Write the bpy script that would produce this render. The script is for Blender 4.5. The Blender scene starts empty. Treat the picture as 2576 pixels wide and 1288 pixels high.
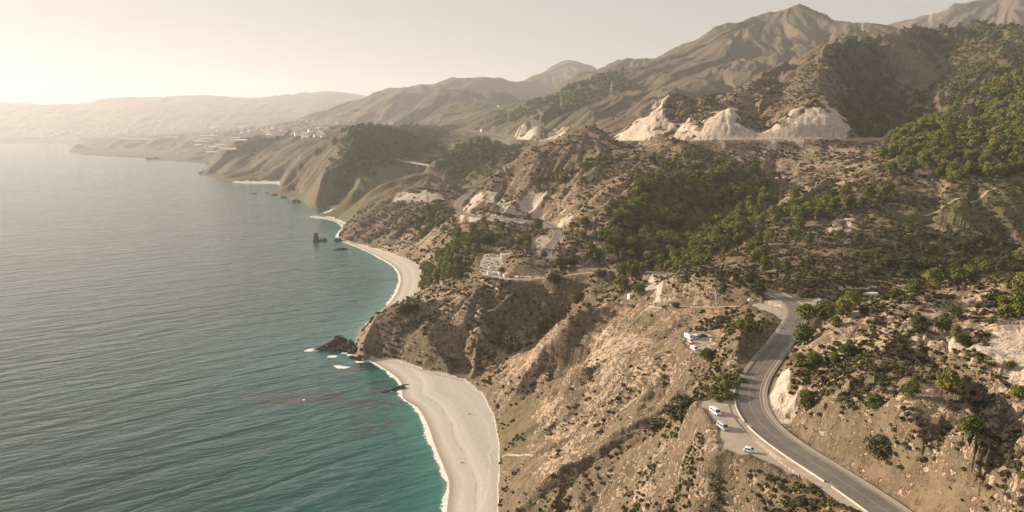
import bpy, bmesh, math, random, os
import numpy as np
PI = math.pi
QUICK = False
# ------------------------------------------------------------------ camera
H = 200.0                      # drone height above the sea (m)
F = 1839.0                     # focal length in units of a 2576 px wide picture
PITCH = math.atan(322.0/F)
CP, SP = math.cos(PITCH), math.sin(PITCH)
scn = bpy.context.scene
cam = bpy.data.cameras.new('camera')
cam.sensor_width = 36.0
cam.lens = 36.0*F/2576.0
cam.clip_start = 1.0
cam.clip_end = 90000.0
camo = bpy.data.objects.new('camera', cam)
camo.location = (0, 0, H)
camo.rotation_euler = (PI/2-PITCH, 0, 0)
scn.collection.objects.link(camo)
scn.camera = camo
# ------------------------------------------------------------------ sky and sun
SUN_EL = math.radians(17.0)
SUN_AZ = math.radians(-68.0)   # measured from the view direction (+Y) towards the left
w = bpy.data.worlds.new('World')
scn.world = w
w.use_nodes = True
nt = w.node_tree
bg = nt.nodes['Background']
sky = nt.nodes.new('ShaderNodeTexSky')
sky.sky_type = 'NISHITA'
sky.sun_disc = False
sky.sun_elevation = SUN_EL
sky.sun_rotation = SUN_AZ
sky.altitude = 0
sky.air_density = 0.8
sky.dust_density = 0.4
sky.ozone_density = 0.6
hs = nt.nodes.new('ShaderNodeHueSaturation'); hs.inputs['Saturation'].default_value = .4
tint = nt.nodes.new('ShaderNodeMix'); tint.data_type = 'RGBA'; tint.blend_type = 'MULTIPLY'; tint.inputs[0].default_value = 1; tint.inputs[7].default_value = (1.03, 1.0, .96, 1)
nt.links.new(sky.outputs[0], hs.inputs['Color']); nt.links.new(hs.outputs[0], tint.inputs[6])
veil = nt.nodes.new('ShaderNodeMix'); veil.data_type = 'RGBA'; veil.inputs[0].default_value = .93; veil.inputs[7].default_value = (3.95, 3.78, 3.60, 1)   # even cream tone mixed in to mute the sun-side glow and lift shadows
nt.links.new(tint.outputs[2], veil.inputs[6]); nt.links.new(veil.outputs[2], bg.inputs[0])
bg.inputs[1].default_value = 0.062
sd = bpy.data.lights.new('sun', 'SUN')
sd.energy = 5.0
sd.angle = math.radians(0.6)
sd.color = (1.0, 0.81, 0.60)
so = bpy.data.objects.new('sun', sd)
scn.collection.objects.link(so)
so.location = (-400, 100, 500)
so.rotation_euler = (PI/2-SUN_EL, 0, 0)
from mathutils import Vector
sdir = Vector((math.sin(SUN_AZ)*math.cos(SUN_EL), math.cos(SUN_AZ)*math.cos(SUN_EL), math.sin(SUN_EL)))
so.rotation_euler = sdir.to_track_quat('Z', 'Y').to_euler()
scn.view_settings.view_transform = 'Standard'
scn.view_settings.look = 'None'
scn.view_settings.exposure = 1.08
scn.view_settings.gamma = 1.0
scn.view_settings.use_curve_mapping = False
scn.cycles.use_denoising = True
scn.cycles.max_bounces = 6
scn.cycles.volume_bounces = 1
scn.cycles.transparent_max_bounces = 8
# ------------------------------------------------------------------ helpers: picture point <-> place
def ray(u, v):
    a = (u-1288.0)/F; b = (644.0-v)/F
    return a, CP+b*SP, -SP+b*CP           # x, y, z of the ray
def ptz(u, v, z):
    x, y, zz = ray(u, v); t = (z-H)/zz
    return x*t, y*t, z
def pty(u, v, Y):
    x, y, zz = ray(u, v); t = Y/y
    return x*t, Y, H+zz*t
def smooth(t): 
    t = np.clip(t, 0, 1); return t*t*(3-2*t)
def _hash(ix, iy, seed):
    h = (ix.astype(np.int64)*374761393 + iy.astype(np.int64)*668265263 + seed*974711) & 0xffffffff
    h = ((h ^ (h >> 13))*1274126177) & 0xffffffff
    return ((h ^ (h >> 16)) & 0xffff).astype(np.float32)*(2*np.pi/65536.0)
def perlin(x, y, seed=0):
    x0 = np.floor(x); y0 = np.floor(y)
    fx = (x-x0).astype(np.float32); fy = (y-y0).astype(np.float32)
    def g(dx, dy):
        a = _hash(x0+dx, y0+dy, seed)
        return np.cos(a)*(fx-dx)+np.sin(a)*(fy-dy)
    ux = fx*fx*fx*(fx*(fx*6-15)+10); uy = fy*fy*fy*(fy*(fy*6-15)+10)
    n0 = g(0, 0)*(1-ux)+g(1, 0)*ux
    n1 = g(0, 1)*(1-ux)+g(1, 1)*ux
    return (n0*(1-uy)+n1*uy)*1.5
def seg_dist(px, py, poly, closed=False):
    """distance to a polyline, with the parameter (segment index + t) of the nearest point"""
    best = np.full(px.shape, 1e18, np.float32); par = np.zeros(px.shape, np.float32)
    n = len(poly)
    for i in range(n if closed else n-1):
        ax, ay = poly[i][:2]; bx, by = poly[(i+1) % n][:2]
        dx, dy = bx-ax, by-ay
        t = np.clip(((px-ax)*dx+(py-ay)*dy)/(dx*dx+dy*dy+1e-9), 0, 1)
        d = (px-ax-t*dx)**2+(py-ay-t*dy)**2
        m = d < best
        best = np.where(m, d, best); par = np.where(m, i+t, par)
    return np.sqrt(best), par
def inside(px, py, poly):
    r = np.zeros(px.shape, bool); n = len(poly)
    for i in range(n):
        ax, ay = poly[i][:2]; bx, by = poly[(i+1) % n][:2]
        if ay == by: continue
        c = ((ay > py) != (by > py)) & (px < (bx-ax)*(py-ay)/(by-ay)+ax)
        r ^= c
    return r
def catmull(pts, step):
    pts = [np.array(p, float) for p in pts]
    P = [2*pts[0]-pts[1]]+pts+[2*pts[-1]-pts[-2]]
    out = []
    for i in range(1, len(P)-2):
        p0, p1, p2, p3 = P[i-1], P[i], P[i+1], P[i+2]
        n = max(1, int(np.linalg.norm((p2-p1)[:2])/step))
        for k in range(n):
            t = k/n
            out.append(0.5*((2*p1)+(-p0+p2)*t+(2*p0-5*p1+4*p2-p3)*t*t+(-p0+3*p1-3*p2+p3)*t**3))
    out.append(pts[-1])
    return np.array(out)
# ------------------------------------------------------------------ control points of the land, written as
# sightings (u, v, value) of the survey picture; 'z' lines give heights, 'y' lines give distances
ROAD_NEAR = [(2400,1420,104),(2310,1350,103.5),(2232,1288,103),(2115,1208,102),(2005,1138,101),(1930,1082,100),(1893,1035,100),(1884,990,100),(1897,948,100),
  (1930,900,100),(1963,860,100),(1990,820,100),(2003,790,100),(1993,765,100),(1962,745,100),(1925,731,99.5),(1885,722,98),(1845,712,95),(1780,702,91),(1710,693,86),(1645,686,81),(1560,681,76),(1480,675,72),(1442,669,70.5),(1400,657.5,69),(1383,651,68.5),
  (1374,640,68),(1381,620,68),(1396,603,68),(1402,588,68.5),(1393,572,69),(1370,560,69.5),(1330,556,70),(1290,554,70),(1240,549,70),(1190,543,70),(1160,535,70),(1150,522,70),(1160,503,71),(1182,484,71),(1200,468,72)]
DIRT_PARK = [(1530,684,74.5),(1480,686,71.5),(1430,692,68),(1400,697,65),(1370,700,62.5),(1330,700,61),(1290,697,60.5),(1240,689,60.5)]
TRACK_MID = [(1962,772,99.5),(1900,770,96),(1840,771,93),(1780,773,90),(1720,772,87),(1665,768,84),(1625,760,82)]
HIGHWAY_Y = [(2440,330,1075),(2330,341,1085),(2250,346,1095),(2150,348,1105),(2050,349,1115),(1900,351,1135),(1750,353,1165),(1640,354,1235),(1560,354,1320),(1400,354,1500)]
HWY_FAR_Y = [(1405,353,2300),(1330,353,2300),(1280,348,2500),(1250,340,2800),(1200,331,3200),(1150,326,3600)]
PLAINROAD = [(1962,745),(2020,768),(2080,765)]
# coast: near -> far, all at sea level
COAST = [(1085,1700),(1110,1500),(1124,1288),(1130,1218),(1115,1172),(1095,1124),(1075,1067),(1050,1026),(1014,1002),(1012,974),(1000,951),(963,925),(930,906),(912,908),
  (896,898),(893,880),(897,862),(906,838),(925,812),(958,785),(975,768),
  (985,757),(1000,733),(1008,702),(996,674),(960,650),(920,630),(880,613),(858,604),(848,596),(856,583),(864,573),(858,564),(830,553),(800,549),(782,546),(800,540),(822,531),(838,524),(818,521),
  (800,526),(775,519),(762,508),(740,504),(712,494),(694,488),(706,474),(698,464),(640,462),(590,460),(548,454),(535,446),(508,438),(528,431),(540,424),
  (535,413),(500,410),(450,407),(400,404),(385,403),(380,400),(300,395),(215,390),(178,384),(172,381),(185,375),(190,368),(150,362.5),(100,361),(0,360),(-200,359),(-500,358)]
Zs = [  # (u, v, z)
 # beach back and foreground slope
 (1260,1500,3),(1250,1288,3),(1255,1200,3.2),(1253,1120,3.2),(1240,1050,3.2),(1210,990,3.2),(1165,960,3.5),(1110,943,3.2),(1060,933,3),(1000,915,2.5),(945,903,2),
 (1720,1010,90),
 (1500,1288,25),(1600,1288,42),(1700,1288,61),(1820,1288,80),(1720,1180,84),(1650,1100,65),(1600,1180,62),(1510,1200,40),(1700,1100,80),(1800,1180,93),(1900,1210,97),(2000,1270,99),(2100,1330,101),
 (1500,1420,22),(1300,1400,6),(1800,1500,62),(2100,1500,92),
 (1800,1035,100),(1830,1090,100),(1880,1130,100),(1840,985,100),(1850,1150,98),(1770,1060,98),(1790,1110,98),(1740,1110,90),
 # south slope between beach and knoll
 (1300,1150,12),(1350,1100,22),(1450,1130,34),(1500,1125,38),(1450,1050,32),(1600,1040,57),(1600,1000,60),(1700,1000,72),(1780,975,92),(1700,950,72),(1790,930,86),(1600,905,62),
 (1690,862,84),(1250,1040,5),(1400,1020,28),(1500,960,48),
 (1740,855,86),(1780,850,88),(1860,940,98),
 # gully between the two spurs
 (1280,972,9),(1230,978,6),
 # spur E
 (1600,745,78),(1600,790,76),(1700,790,84),(1800,800,92),(1880,790,97),
 # gully north of it
 (1620,700,74),
 # headland A
 (1150,938,11),(1100,872,26),(1000,832,30),(1100,800,34),(1310,770,41),(1200,850,28),(1200,745,50),(1120,745,44),
 (1060,744,38),(960,776,36),(932,797,32),(915,840,22),(960,850,16),(1050,890,16),(1120,925,8),(1000,890,8),
 (1230,652,62),(1250,670,61),(1235,690,60),(1280,702,59.5),(1340,705,59.5),(1400,730,55),(1500,702,66),(1360,760,42.5),(1300,720,55.7),(1440,760,42),
 # slope down to beach two
 (1100,572,55),(1080,622,40),(1060,662,5),(1050,700,3),(1050,740,3),(1010,655,3.5),(960,638,3),(915,622,3),(1090,690,22),(1150,640,53),(1120,688,45),(1080,715,14),
 (1200,620,62),(1250,600,67),(1180,582,62),(1300,590,68),(1300,630,70),(1180,650,58),(1130,610,52),
 # hill D
 (870,585,12),(900,560,30),(950,540,42),(1000,540,52),(1050,560,44),(1100,530,64),(1020,500,70),(950,600,10),(1000,610,14),(1000,575,34),(880,560,16),
 # middle
 (1200,512,84),(1340,502,93),(1350,547,72),(1400,520,88),(1300,485,100),(1270,510,86),(1450,450,126),(1600,450,135),(1420,545,84),
 (1560,590,87),(1700,600,77),(1700,660,70),(1620,660,69),(1555,650,74),(1500,620,81),(1522,580,92),(1545,535,106),(1450,610,77),(1450,650,73),
 (1800,550,85),(1900,480,113),(1640,500,112),(1840,400,158),(1850,640,92),(1780,660,88),(1950,540,108),(2050,480,126),(2150,400,158),(2200,380,168),(1760,690,92),
 (2100,360,178),(1900,365,172),(1800,375,168),(1650,390,160),(1700,430,140),(1850,440,134),(1980,430,140),
 # right: terraces and valley
 (2250,560,110),(2350,540,114),(2500,600,98),(2576,560,108),(2100,640,100),(2000,700,101),(2180,742,92),(2400,702,92),(2300,652,93),(2500,652,90),(2080,745,97),(2020,735,100.5),(2060,700,100),
 (2576,640,92),(2700,600,98),(2200,610,104),(2400,580,104),(2300,700,92),(2500,690,88),
 (2400,400,163),(2576,420,157),(2500,330,196),(2576,290,217),(2350,470,137),(2576,480,136),(2250,430,151),(2450,510,126),(2700,350,200),(2750,480,140),
]
Ys = [  # (u, v, y)
 # nearest hillside to the right of the road
 (2340,1400,150),(2300,1200,158),(2250,1050,186),(2150,1120,196),(2000,1095,228),(1968,1040,248),(1975,950,258),(2000,910,262),(2030,870,290),(2120,792,300),(2230,770,300),(2200,900,235),(2400,960,200),(2330,740,300),(2450,725,295),(2576,690,300),(2700,650,300),
 (2576,1288,132),(2450,1100,165),(2700,1400,110),(2576,1180,145),(2330,890,240),(2450,985,206),(2576,1070,178),(2500,800,250),(2576,850,228),(2430,860,236),(2700,900,200),(2650,1150,140),
 (2400,1200,150),(2600,780,265),(2420,780,280),(2200,1000,205),(2100,1000,215),(2200,1200,172),
 # big right-hand hill
 (2420,250,1150),(2180,300,1400),(2200,200,1680),(2300,180,1700),(2400,150,1680),(2500,180,1420),(2576,200,1300),(2350,300,1150),(2250,340,1180),(2300,250,1400),(2700,150,1300),
 (2160,335,1200),(2130,200,1560),(2120,260,1400),
 
 (1700,290,1330),(1800,250,1440),(1950,220,1500),(1900,290,1330),(2000,180,1580),
 # knoll hills seaward of the highway
 (1500,360,1200),(1350,400,1170),(1600,410,1060),(1400,440,1130),(1500,400,1130),
 # behind the bridge, hill K
 (1120,390,2200),(1200,440,1720),(1260,400,1900),(1060,455,1990),(1030,450,1960),(1050,350,2600),(1000,380,2250),(1090,335,2900),(1280,380,1800),
 # headland C and B
 (900,430,1950),(950,400,2080),(870,480,1850),(862,512,1785),(900,500,1790),(960,440,1950),(930,350,2230),(1000,350,2350),(980,400,2150),
 (720,440,2350),(765,400,2350),(700,400,2750),(780,350,3100),(650,420,3000),(600,400,3150),(560,372,3350),(532,412,3230),(545,430,3180),(640,350,3500),(700,450,2560),(740,490,2260),(770,490,1950),(790,440,2010),
 # plateau, farmland and town plain
 (450,398,5300),(500,392,4800),(540,392,4400),(400,398,5600),(215,383,7050),(200,355,7000),(300,352,7000),(400,350,6900),(300,385,6900),(400,385,6300),(200,372,7060),(500,360,5600),(560,362,4600),(600,345,5500),(600,330,7500),(400,345,7800),(200,345,8300),(0,352,10200),(0,340,11500),(200,335,11000),(400,332,10500),(700,322,7500),(600,328,9000),
 (-300,352,10300),(-300,335,11500),(800,318,6000),(900,312,5200),(750,325,5200),(100,345,9700),
 # mid mountains
 (1350,240,5000),(1250,270,4500),(1130,308,4200),(1300,290,3200),(1200,290,3700),(1050,318,3900),(1000,312,4600),(1290,330,2550),(1355,345,2450),(1400,330,2350),
 (1860,150,3000),(1700,215,2450),(1600,285,2000),(1450,320,2100),(1400,272,2600),(1500,232,2850),(1540,192,3200),(1600,168,3600),(1350,302,2460),(1330,320,2480),(1740,110,3800),(1950,120,3300),(2000,90,3500),(2060,100,3500),(1900,190,2700),(1800,200,2650),(2150,110,3200),
 (1640,240,2300),(1570,250,2500),(1480,290,2350),
 (1000,260,6000),(1100,260,5600),(1200,255,5500),(1040,235,6300),
 (2400,40,5000),(2576,40,4700),(2300,60,5200),
]
# crests: (points (u, v, y)), drop behind: distance factor and slope
LINES_Z = [[(945,790,32),(1000,765,36),(1060,744,38),(1140,722,48),(1200,707,58),(1235,700,61)],
 [(1235,712,59),(1288,742,50),(1240,772,40),(1190,806,33),(1205,850,23),(1195,900,12),(1180,940,5)],
 [(1180,958,4),(1225,925,7),(1262,890,12),(1300,850,17),(1400,800,30),(1500,757,42),(1560,722,55),(1600,705,64)]]
CRESTS = [
 ([(1742,348,1190),(1765,322,1200),(1790,301,1205),(1820,281,1208),(1836,270,1208),(1850,285,1202),(1862,305,1192),(1895,331,1172),(1940,325,1170),(1962,312,1170),(1985,289,1172),(2010,279,1170),(2050,273,1165),(2105,281,1160),(2122,300,1152),(2135,318,1145),(2150,342,1132)], 0, 0),
 ([(1548,352,1350),(1600,302,1368),(1630,276,1368),(1660,253,1362)], 0, 0),([(1660,254,1362),(1668,290,1320),(1672,320,1290),(1695,335,1262)], 0, 0),
 ([(1285,351,2330),(1312,326,2360),(1355,306,2370)], 0, 0),
 ([(1165,965,543),(1200,945,530),(1225,930,520),(1262,900,508),(1330,842,500),(1430,792,505),(1540,750,515)], 1.06, .6),
 ([(1330,985,470),(1400,942,440),(1480,908,425),(1560,885,410),(1690,855,388)], 1.05, .5),
 ([(1300,965,505),(1350,935,500),(1440,880,490),(1550,840,478),(1650,808,462)], 0, 0),
 ([(1262,1290,338),(1400,1188,335),(1550,1096,341),(1662,1034,346)], 0, 0),
 ([(1300,1330,328),(1420,1232,324),(1600,1112,322),(1672,1062,318)], 0, 0),
 ([(2013,-2,4000),(1995,8,4000),(1940,25,4000),(1860,50,3950),(1800,77,3900),(1740,108,3900),(1690,130,3950)], 1.12, .55),
 ([(2013,-2,4000),(2025,10,3980),(2040,22,3950),(2080,42,3900),(2130,60,3850),(2180,66,3800),(2225,73,3800),(2300,80,3700)], 1.12, .6),
 ([(1690,130,5400),(1620,143,5400),(1560,160,5400),(1520,172,5400),(1490,185,5300),(1440,205,5200),(1400,225,5000),(1330,250,4900)], 1.1, .45),
 ([(1940,27,4000),(1900,120,3300),(1850,190,2800),(1760,270,2250),(1700,300,2000)], 0, 0),
 ([(1740,108,3900),(1700,160,3300),(1640,225,2700),(1560,290,2300),(1500,320,2150)], 0, 0),
 ([(2013,-2,4000),(1990,60,3700),(1960,100,3450),(1930,140,3200)], 0, 0),
 ([(1540,190,3200),(1480,235,2850),(1420,262,2650),(1350,300,2470),(1330,330,2440)], 0, 0),
 ([(1505,176,9000),(1490,164,9200),(1460,169,9400),(1438,162,9450),(1425,147,9500),(1412,158,9450),(1390,173,9300),(1350,187,9000),(1300,200,8300),(1260,192,7600),(1215,186,7300),(1170,190,7200),(1130,197,7100),(1085,214,7000),(1030,220,7000),(980,226,7000),(940,240,7000),(900,255,7000),(850,272,7000),(800,290,7000),(770,300,7000)], 1.12, .5),
 ([(1300,238,5600),(1270,228,5600),(1200,227,5600),(1100,229,5600),(1060,250,5400),(1030,275,5200),(1000,300,5000)], 1.06, .5),
 ([(930,242,14500),(880,238,14500),(830,230,14500),(780,236,14500),(720,241,14500),(640,256,14500),(560,253,15500),(500,250,15500),(420,258,15500),(350,256,15000),(300,246,14500),(270,250,14500),(220,262,14500),(150,271,14500),(70,261,14500),(0,262,14500),(-150,258,14500),(-400,262,14500)], 1.1, .3),
 ([(700,247,19000),(600,244,19000),(500,248,19000),(430,246,19000)], 1.1, .1),
 ([(2700,-60,5600),(2576,-25,5600),(2480,-8,5600),(2400,20,5600),(2340,45,5700),(2290,47,5800),(2230,65,6000),(2180,80,6000)], 1.1, .4),
 # right hand wooded hill
 ([(2700,90,1700),(2576,72,1750),(2520,70,1800),(2450,60,1900),(2380,62,1900),(2300,58,1900),(2230,70,1850),(2160,84,1750),(2100,95,1700),(2040,120,1620),(1980,140,1580),(1920,175,1540),(1850,210,1500),(1760,235,1470),(1680,246,1420),(1660,254,1370)], 1.09, .6),
 ([(2110,100,1690),(2092,160,1470),(2082,230,1290),(2075,272,1190)], 0, 0),
 ([(2576,180,1330),(2500,215,1220),(2430,250,1130),(2370,290,1060),(2300,330,1010)], 1.07,.3),
 # tan hill I and dark knoll
 ([(1188,490,1180),(1215,450,1190),(1250,420,1200),(1320,372,1230),(1400,345,1260),(1470,320,1290),(1500,317,1290),(1530,330,1270),(1565,356,1230)], 1.05, .5),
 ([(1620,365,1170),(1660,352,1160),(1700,342,1150),(1740,355,1130),(1770,375,1100)], 1.03, .4),
 # hill D
 ([(845,535,1560),(900,500,1600),(950,478,1620),(1000,458,1640),(1060,435,1700),(1100,431,1700),(1150,446,1600),(1180,466,1500)], 1.06, .6),
 # hill K
 ([(1075,408,2000),(1110,375,2150),(1160,352,2250),(1210,343,2300),(1250,350,2250),(1290,375,2000)], 1.05, .3),
 # plateau edge of headlands B / C
 ([(560,370,3350),(600,357,3450),(650,343,3550),(700,331,3600),(760,328,3600),(820,325,3600),(870,319,3600),(950,317,3600),(1050,316,3600),(1080,322,3500)], 1.25, .02),
 ([(780,518,1840),(792,480,1870),(812,445,1900),(832,428,1930),(846,395,1990),(862,360,2070),(885,332,2200),(930,320,2400)], 0, 0),
 # near valley: crest of the closest hill
 ([(2045,830,305),(2085,810,300),(2130,775,300),(2200,752,300),(2280,745,300),(2330,738,302),(2400,728,305),(2480,712,305),(2576,688,305),(2700,650,305)], 1.12, .45),
 # spur of knoll F
 ([(1618,752,492),(1640,720,482),(1665,700,475),(1700,688,470),(1750,677,465),(1800,672,460),(1845,680,450),(1880,700,438),(1900,722,428)], 1.04, .5),
 # knoll G beside the road
 ([(1815,850,350),(1835,824,338),(1862,812,328),(1890,813,321),(1900,830,314)], 1.03, .3),
 # knoll above the car park
 ([(1262,656,716),(1290,647,712),(1330,645,705),(1370,651,698),(1400,657,690),(1430,666,676)], 1.03, .3),
]
pts = []
for u, v, z in Zs: pts.append(ptz(u, v, z))
for u, v, y in Ys: pts.append(pty(u, v, y))
for line, back, slope in CRESTS:
    for i in range(len(line)-1):
        a, b = np.array(line[i], float), np.array(line[i+1], float)
        n = max(1, int(np.hypot(*(b-a)[:2])/26))
        for k in range(n+(1 if i == len(line)-2 else 0)):
            q = a+(b-a)*k/n
            p = pty(*q); pts.append(p)
            if back:
                y2 = p[1]*back
                pts.append((p[0]*back, y2, p[2]-slope*(y2-p[1])))
for line in LINES_Z:
    for i in range(len(line)-1):
        a, b = np.array(line[i], float), np.array(line[i+1], float); n = max(1, int(np.hypot(*(b-a)[:2])/18))
        for k in range(n+(i == len(line)-2)): pts.append(ptz(*(a+(b-a)*k/n)))
for s_x, y, z in [(.2,6500,280),(.28,6300,300),(.55,3900,350),(.7,3600,350),(.85,3500,350),(.5,8000,400),(.7,8000,400),(.85,8000,400),(0,12500,200),(.15,12000,300),(.3,12500,300),(.45,12500,300),(.6,12500,300),(.75,12500,300),(.9,12500,300),
  (.1,21000,150),(.3,21000,200),(.5,21000,200),(.7,21000,200),(.9,21000,200),(.55,2600,330),(.65,2500,330),(.8,2500,330),(.45,2400,330),(.35,2100,240),(.3,2000,230),(-.02,6200,140),(-.1,5800,110),(.05,7000,200)]:
    pts.append((s_x*y, y, z))
for x, y in [(0,60),(100,60),(60,120),(-60,120)]: pts.append((x, y, {0:60,100:105,60:80,-60:-10}[x]))
BEACHES = [
 [(1100,1500),(1060,1288),(1060,1060),(1000,1010),(990,960),(920,912),(930,895),(1000,905),(1062,928),(1110,938),(1165,953),(1212,988),(1242,1045),(1256,1120),(1257,1200),(1252,1288),(1255,1500)],
 [(970,765),(960,690),(850,620),(845,603),(915,616),(965,632),(1015,650),(1058,672),(1062,700),(1052,748),(1020,762)],
 [(770,543),(830,545),(870,560),(850,595),(838,600),(850,570),(800,552)], [(815,535),(812,524),(850,516),(855,524)], [(585,464),(585,456),(702,457),(702,466)]]
coast = np.array([ptz(u, v, 0)[:2] for u, v in catmull(COAST, 9)])
cs = COAST
for i in range(len(cs)-1):
    n = max(1, int(math.hypot(cs[i+1][0]-cs[i][0], cs[i+1][1]-cs[i][1])/18))
    for k in range(n):
        t = k/n
        pts.append(ptz(cs[i][0]*(1-t)+cs[i+1][0]*t, cs[i][1]*(1-t)+cs[i+1][1]*t, 0))
for u, v in [(900,1288),(900,1050),(700,900),(800,700),(600,550),(400,450),(200,420),(0,400),(300,1200),(0,1000),(-400,1200),(-400,600),(-300,380),(1050,1400),(930,960)]:
    x, y, z = ptz(u, v, 0); pts.append((x, y, -12 if v < 1000 else -8))
def road3(r, step): return catmull([ptz(*p) for p in r], step)
R_near = road3(ROAD_NEAR, 3.0); R_dirt = road3(DIRT_PARK, 3.0); R_track = road3(TRACK_MID, 3.0)
R_hwy = catmull([pty(*p) for p in HIGHWAY_Y], 12.0); R_far = catmull([pty(*p) for p in HWY_FAR_Y], 30.0)
for R, k in ((R_near, 6), (R_dirt, 5), (R_track, 4), (R_hwy, 4), (R_far, 3)):
    for p in R[::k]: pts.append(tuple(p))
pts = np.array(pts, float)
# remove near duplicates
def feat(x, y): return np.stack([x/y, 0.62*np.log(y)], -1)
Fp = feat(pts[:, 0], pts[:, 1])
keep = []
for i in range(len(Fp)-1, -1, -1):
    if all(np.abs(Fp[i]-Fp[j]).max() > 0.0022 for j in keep): keep.append(i)
Fp = Fp[keep]; Zp = pts[keep, 2]; Yp = pts[keep, 1]
D = np.linalg.norm(Fp[:, None]-Fp[None], axis=-1)
n = len(Fp)
A = np.zeros((n+3, n+3)); A[:n, :n] = -D+np.eye(n)*0.0015
A[:n, n] = 1; A[:n, n+1:] = Fp; A[n, :n] = 1; A[n+1:, :n] = Fp.T
# solve for height over distance: keeps far mountains and near slopes equally well behaved
sol = np.linalg.solve(A, np.concatenate([(Zp-H)/Yp, [0, 0, 0]]))
NS, NR = 1700, 1760
S0, S1, Y0, Y1 = -0.86, 1.12, 94.0, 21500.0
cs_, cr_ = 640, 620
def rbf(s, ly):
    q = np.stack([s.ravel(), 0.62*ly.ravel()], -1).astype(np.float32)
    out = np.empty(len(q), np.float32); fp = Fp.astype(np.float32)
    w_ = sol[:n].astype(np.float32)
    for i in range(0, len(q), 20000):
        c = q[i:i+20000]
        d = np.sqrt((c[:, :1]-fp[None, :, 0])**2+(c[:, 1:]-fp[None, :, 1])**2+0.004**2)
        out[i:i+20000] = -d@w_+sol[n]+c@sol[n+1:].astype(np.float32)
    return out.reshape(s.shape)
gs = np.linspace(S0, S1, cs_); gl = np.linspace(math.log(Y0), math.log(Y1), cr_)
coarse = rbf(*np.meshgrid(gs, gl))
S = np.linspace(S0, S1, NS); L = np.linspace(math.log(Y0), math.log(Y1), NR)
def bil(G, s, l, s0, s1, l0, l1):
    nr, nc = G.shape
    a = np.clip((s-s0)/(s1-s0)*(nc-1), 0, nc-1.001); b = np.clip((l-l0)/(l1-l0)*(nr-1), 0, nr-1.001)
    i = a.astype(int); j = b.astype(int); fa = a-i; fb = b-j
    return (G[j, i]*(1-fa)+G[j, i+1]*fa)*(1-fb)+(G[j+1, i]*(1-fa)+G[j+1, i+1]*fa)*fb
SS, LL = np.meshgrid(S, L)
YY = np.exp(LL); XX = SS*YY
ZZ = H+YY*bil(coarse, SS, LL, S0, S1, math.log(Y0), math.log(Y1))
cell = YY*(S[1]-S[0])
def ground(x, y):
    return bil(ZZ, x/y, np.log(y), S0, S1, L[0], L[-1])
def hit(u, v, y0=118.0, y1=20000.0):
    """where the sight line through picture point (u, v) first meets the land"""
    x, y, z = ray(u, v)
    ys = np.exp(np.linspace(math.log(y0), math.log(y1), 6000))
    hz = H+ys*z/y; g = np.maximum(ground(ys*x/y, ys), 0)
    k = np.nonzero(hz <= g)[0]
    if len(k) == 0: return None
    k = k[0]
    Y = ys[k]
    return (Y*x/y, Y, float(g[k]))
# land / sea
land_poly = [tuple(p) for p in coast]+[(-30000, 11000), (-30000, 60000), (60000, 60000), (60000, 10), (coast[0][0], 10)]
land = inside(XX, YY, land_poly)
_s2, _l2 = np.meshgrid(np.linspace(S0, S1, NS//2), np.linspace(math.log(Y0), math.log(Y1), NR//2))
_d, _ = seg_dist((_s2*np.exp(_l2)), np.exp(_l2), coast)
dshore = bil(_d, SS, LL, S0, S1, math.log(Y0), math.log(Y1)).astype(np.float32)
# roads and levelled places
def poly_z(lst, z): return [ptz(u, v, z) for u, v in lst]
LAYBY = (poly_z([(1858,950),(1868,1010),(1892,1065),(1945,1120),(2030,1180),(2040,1190),(2030,1204),(1990,1190),(1930,1160),(1880,1140),(1815,1128),(1812,1090),(1800,1050),(1770,1020),(1760,1010),(1800,1003),(1835,985)], 100), 100)
LAYBY2 = (poly_z([(1890,768),(1925,755),(1955,752),(1978,768),(1992,800),(1980,812),(1960,798),(1930,782)], 100), 99.9)
LAYBY3 = (poly_z([(2005,758),(2060,752),(2080,762),(2070,775),(2015,778)], 100), 99.9)
PARK_A = (poly_z([(1722,842),(1748,838),(1785,845),(1790,860),(1775,882),(1748,885),(1728,870)], 87), 87)
PARK_B = (poly_z([(1216,640),(1240,636),(1262,650),(1258,672),(1275,690),(1365,697),(1366,704),(1270,702),(1216,692),(1204,680)], 60.5), 60.5)
PARK_C = (poly_z([(1348,600),(1362,592),(1378,596),(1388,620),(1372,645),(1356,640),(1350,625)], 67.8), 67.8)
PLATS = [LAYBY, LAYBY2, LAYBY3, PARK_A, PARK_B, PARK_C]
ROADS = [(R_near, 7.4, 13.0), (R_dirt, 3.0, 8.0), (R_track, 3.0, 9.0), (R_hwy, 13.0, 26.0), (R_far, 14.0, 40.0)]
wroad = np.zeros(XX.shape, np.float32)     # 1 on a levelled place, fades out beside it
zroad = np.zeros(XX.shape, np.float64)
isplat = np.zeros(XX.shape, bool)
def apply_level(mask, d, zt, w0, w1, pl=False):
    wgt = 1-smooth((d-w0)/(w1-w0))
    cur = wroad[mask]
    up = wgt > cur
    wroad[mask] = np.where(up, wgt, cur)
    zroad[mask] = np.where(up, zt, zroad[mask]); isplat[mask] = np.where(up, pl, isplat[mask])
for R, w0, w1 in ROADS:
    bx0, bx1 = R[:, 0].min()-w1, R[:, 0].max()+w1; by0, by1 = R[:, 1].min()-w1, R[:, 1].max()+w1
    m = (XX > bx0) & (XX < bx1) & (YY > by0) & (YY < by1)
    d, t = seg_dist(XX[m], YY[m], R)
    i = np.clip(t.astype(int), 0, len(R)-2); f = t-i
    apply_level(m, d, R[i, 2]*(1-f)+R[i+1, 2]*f, w0, w1)
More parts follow.
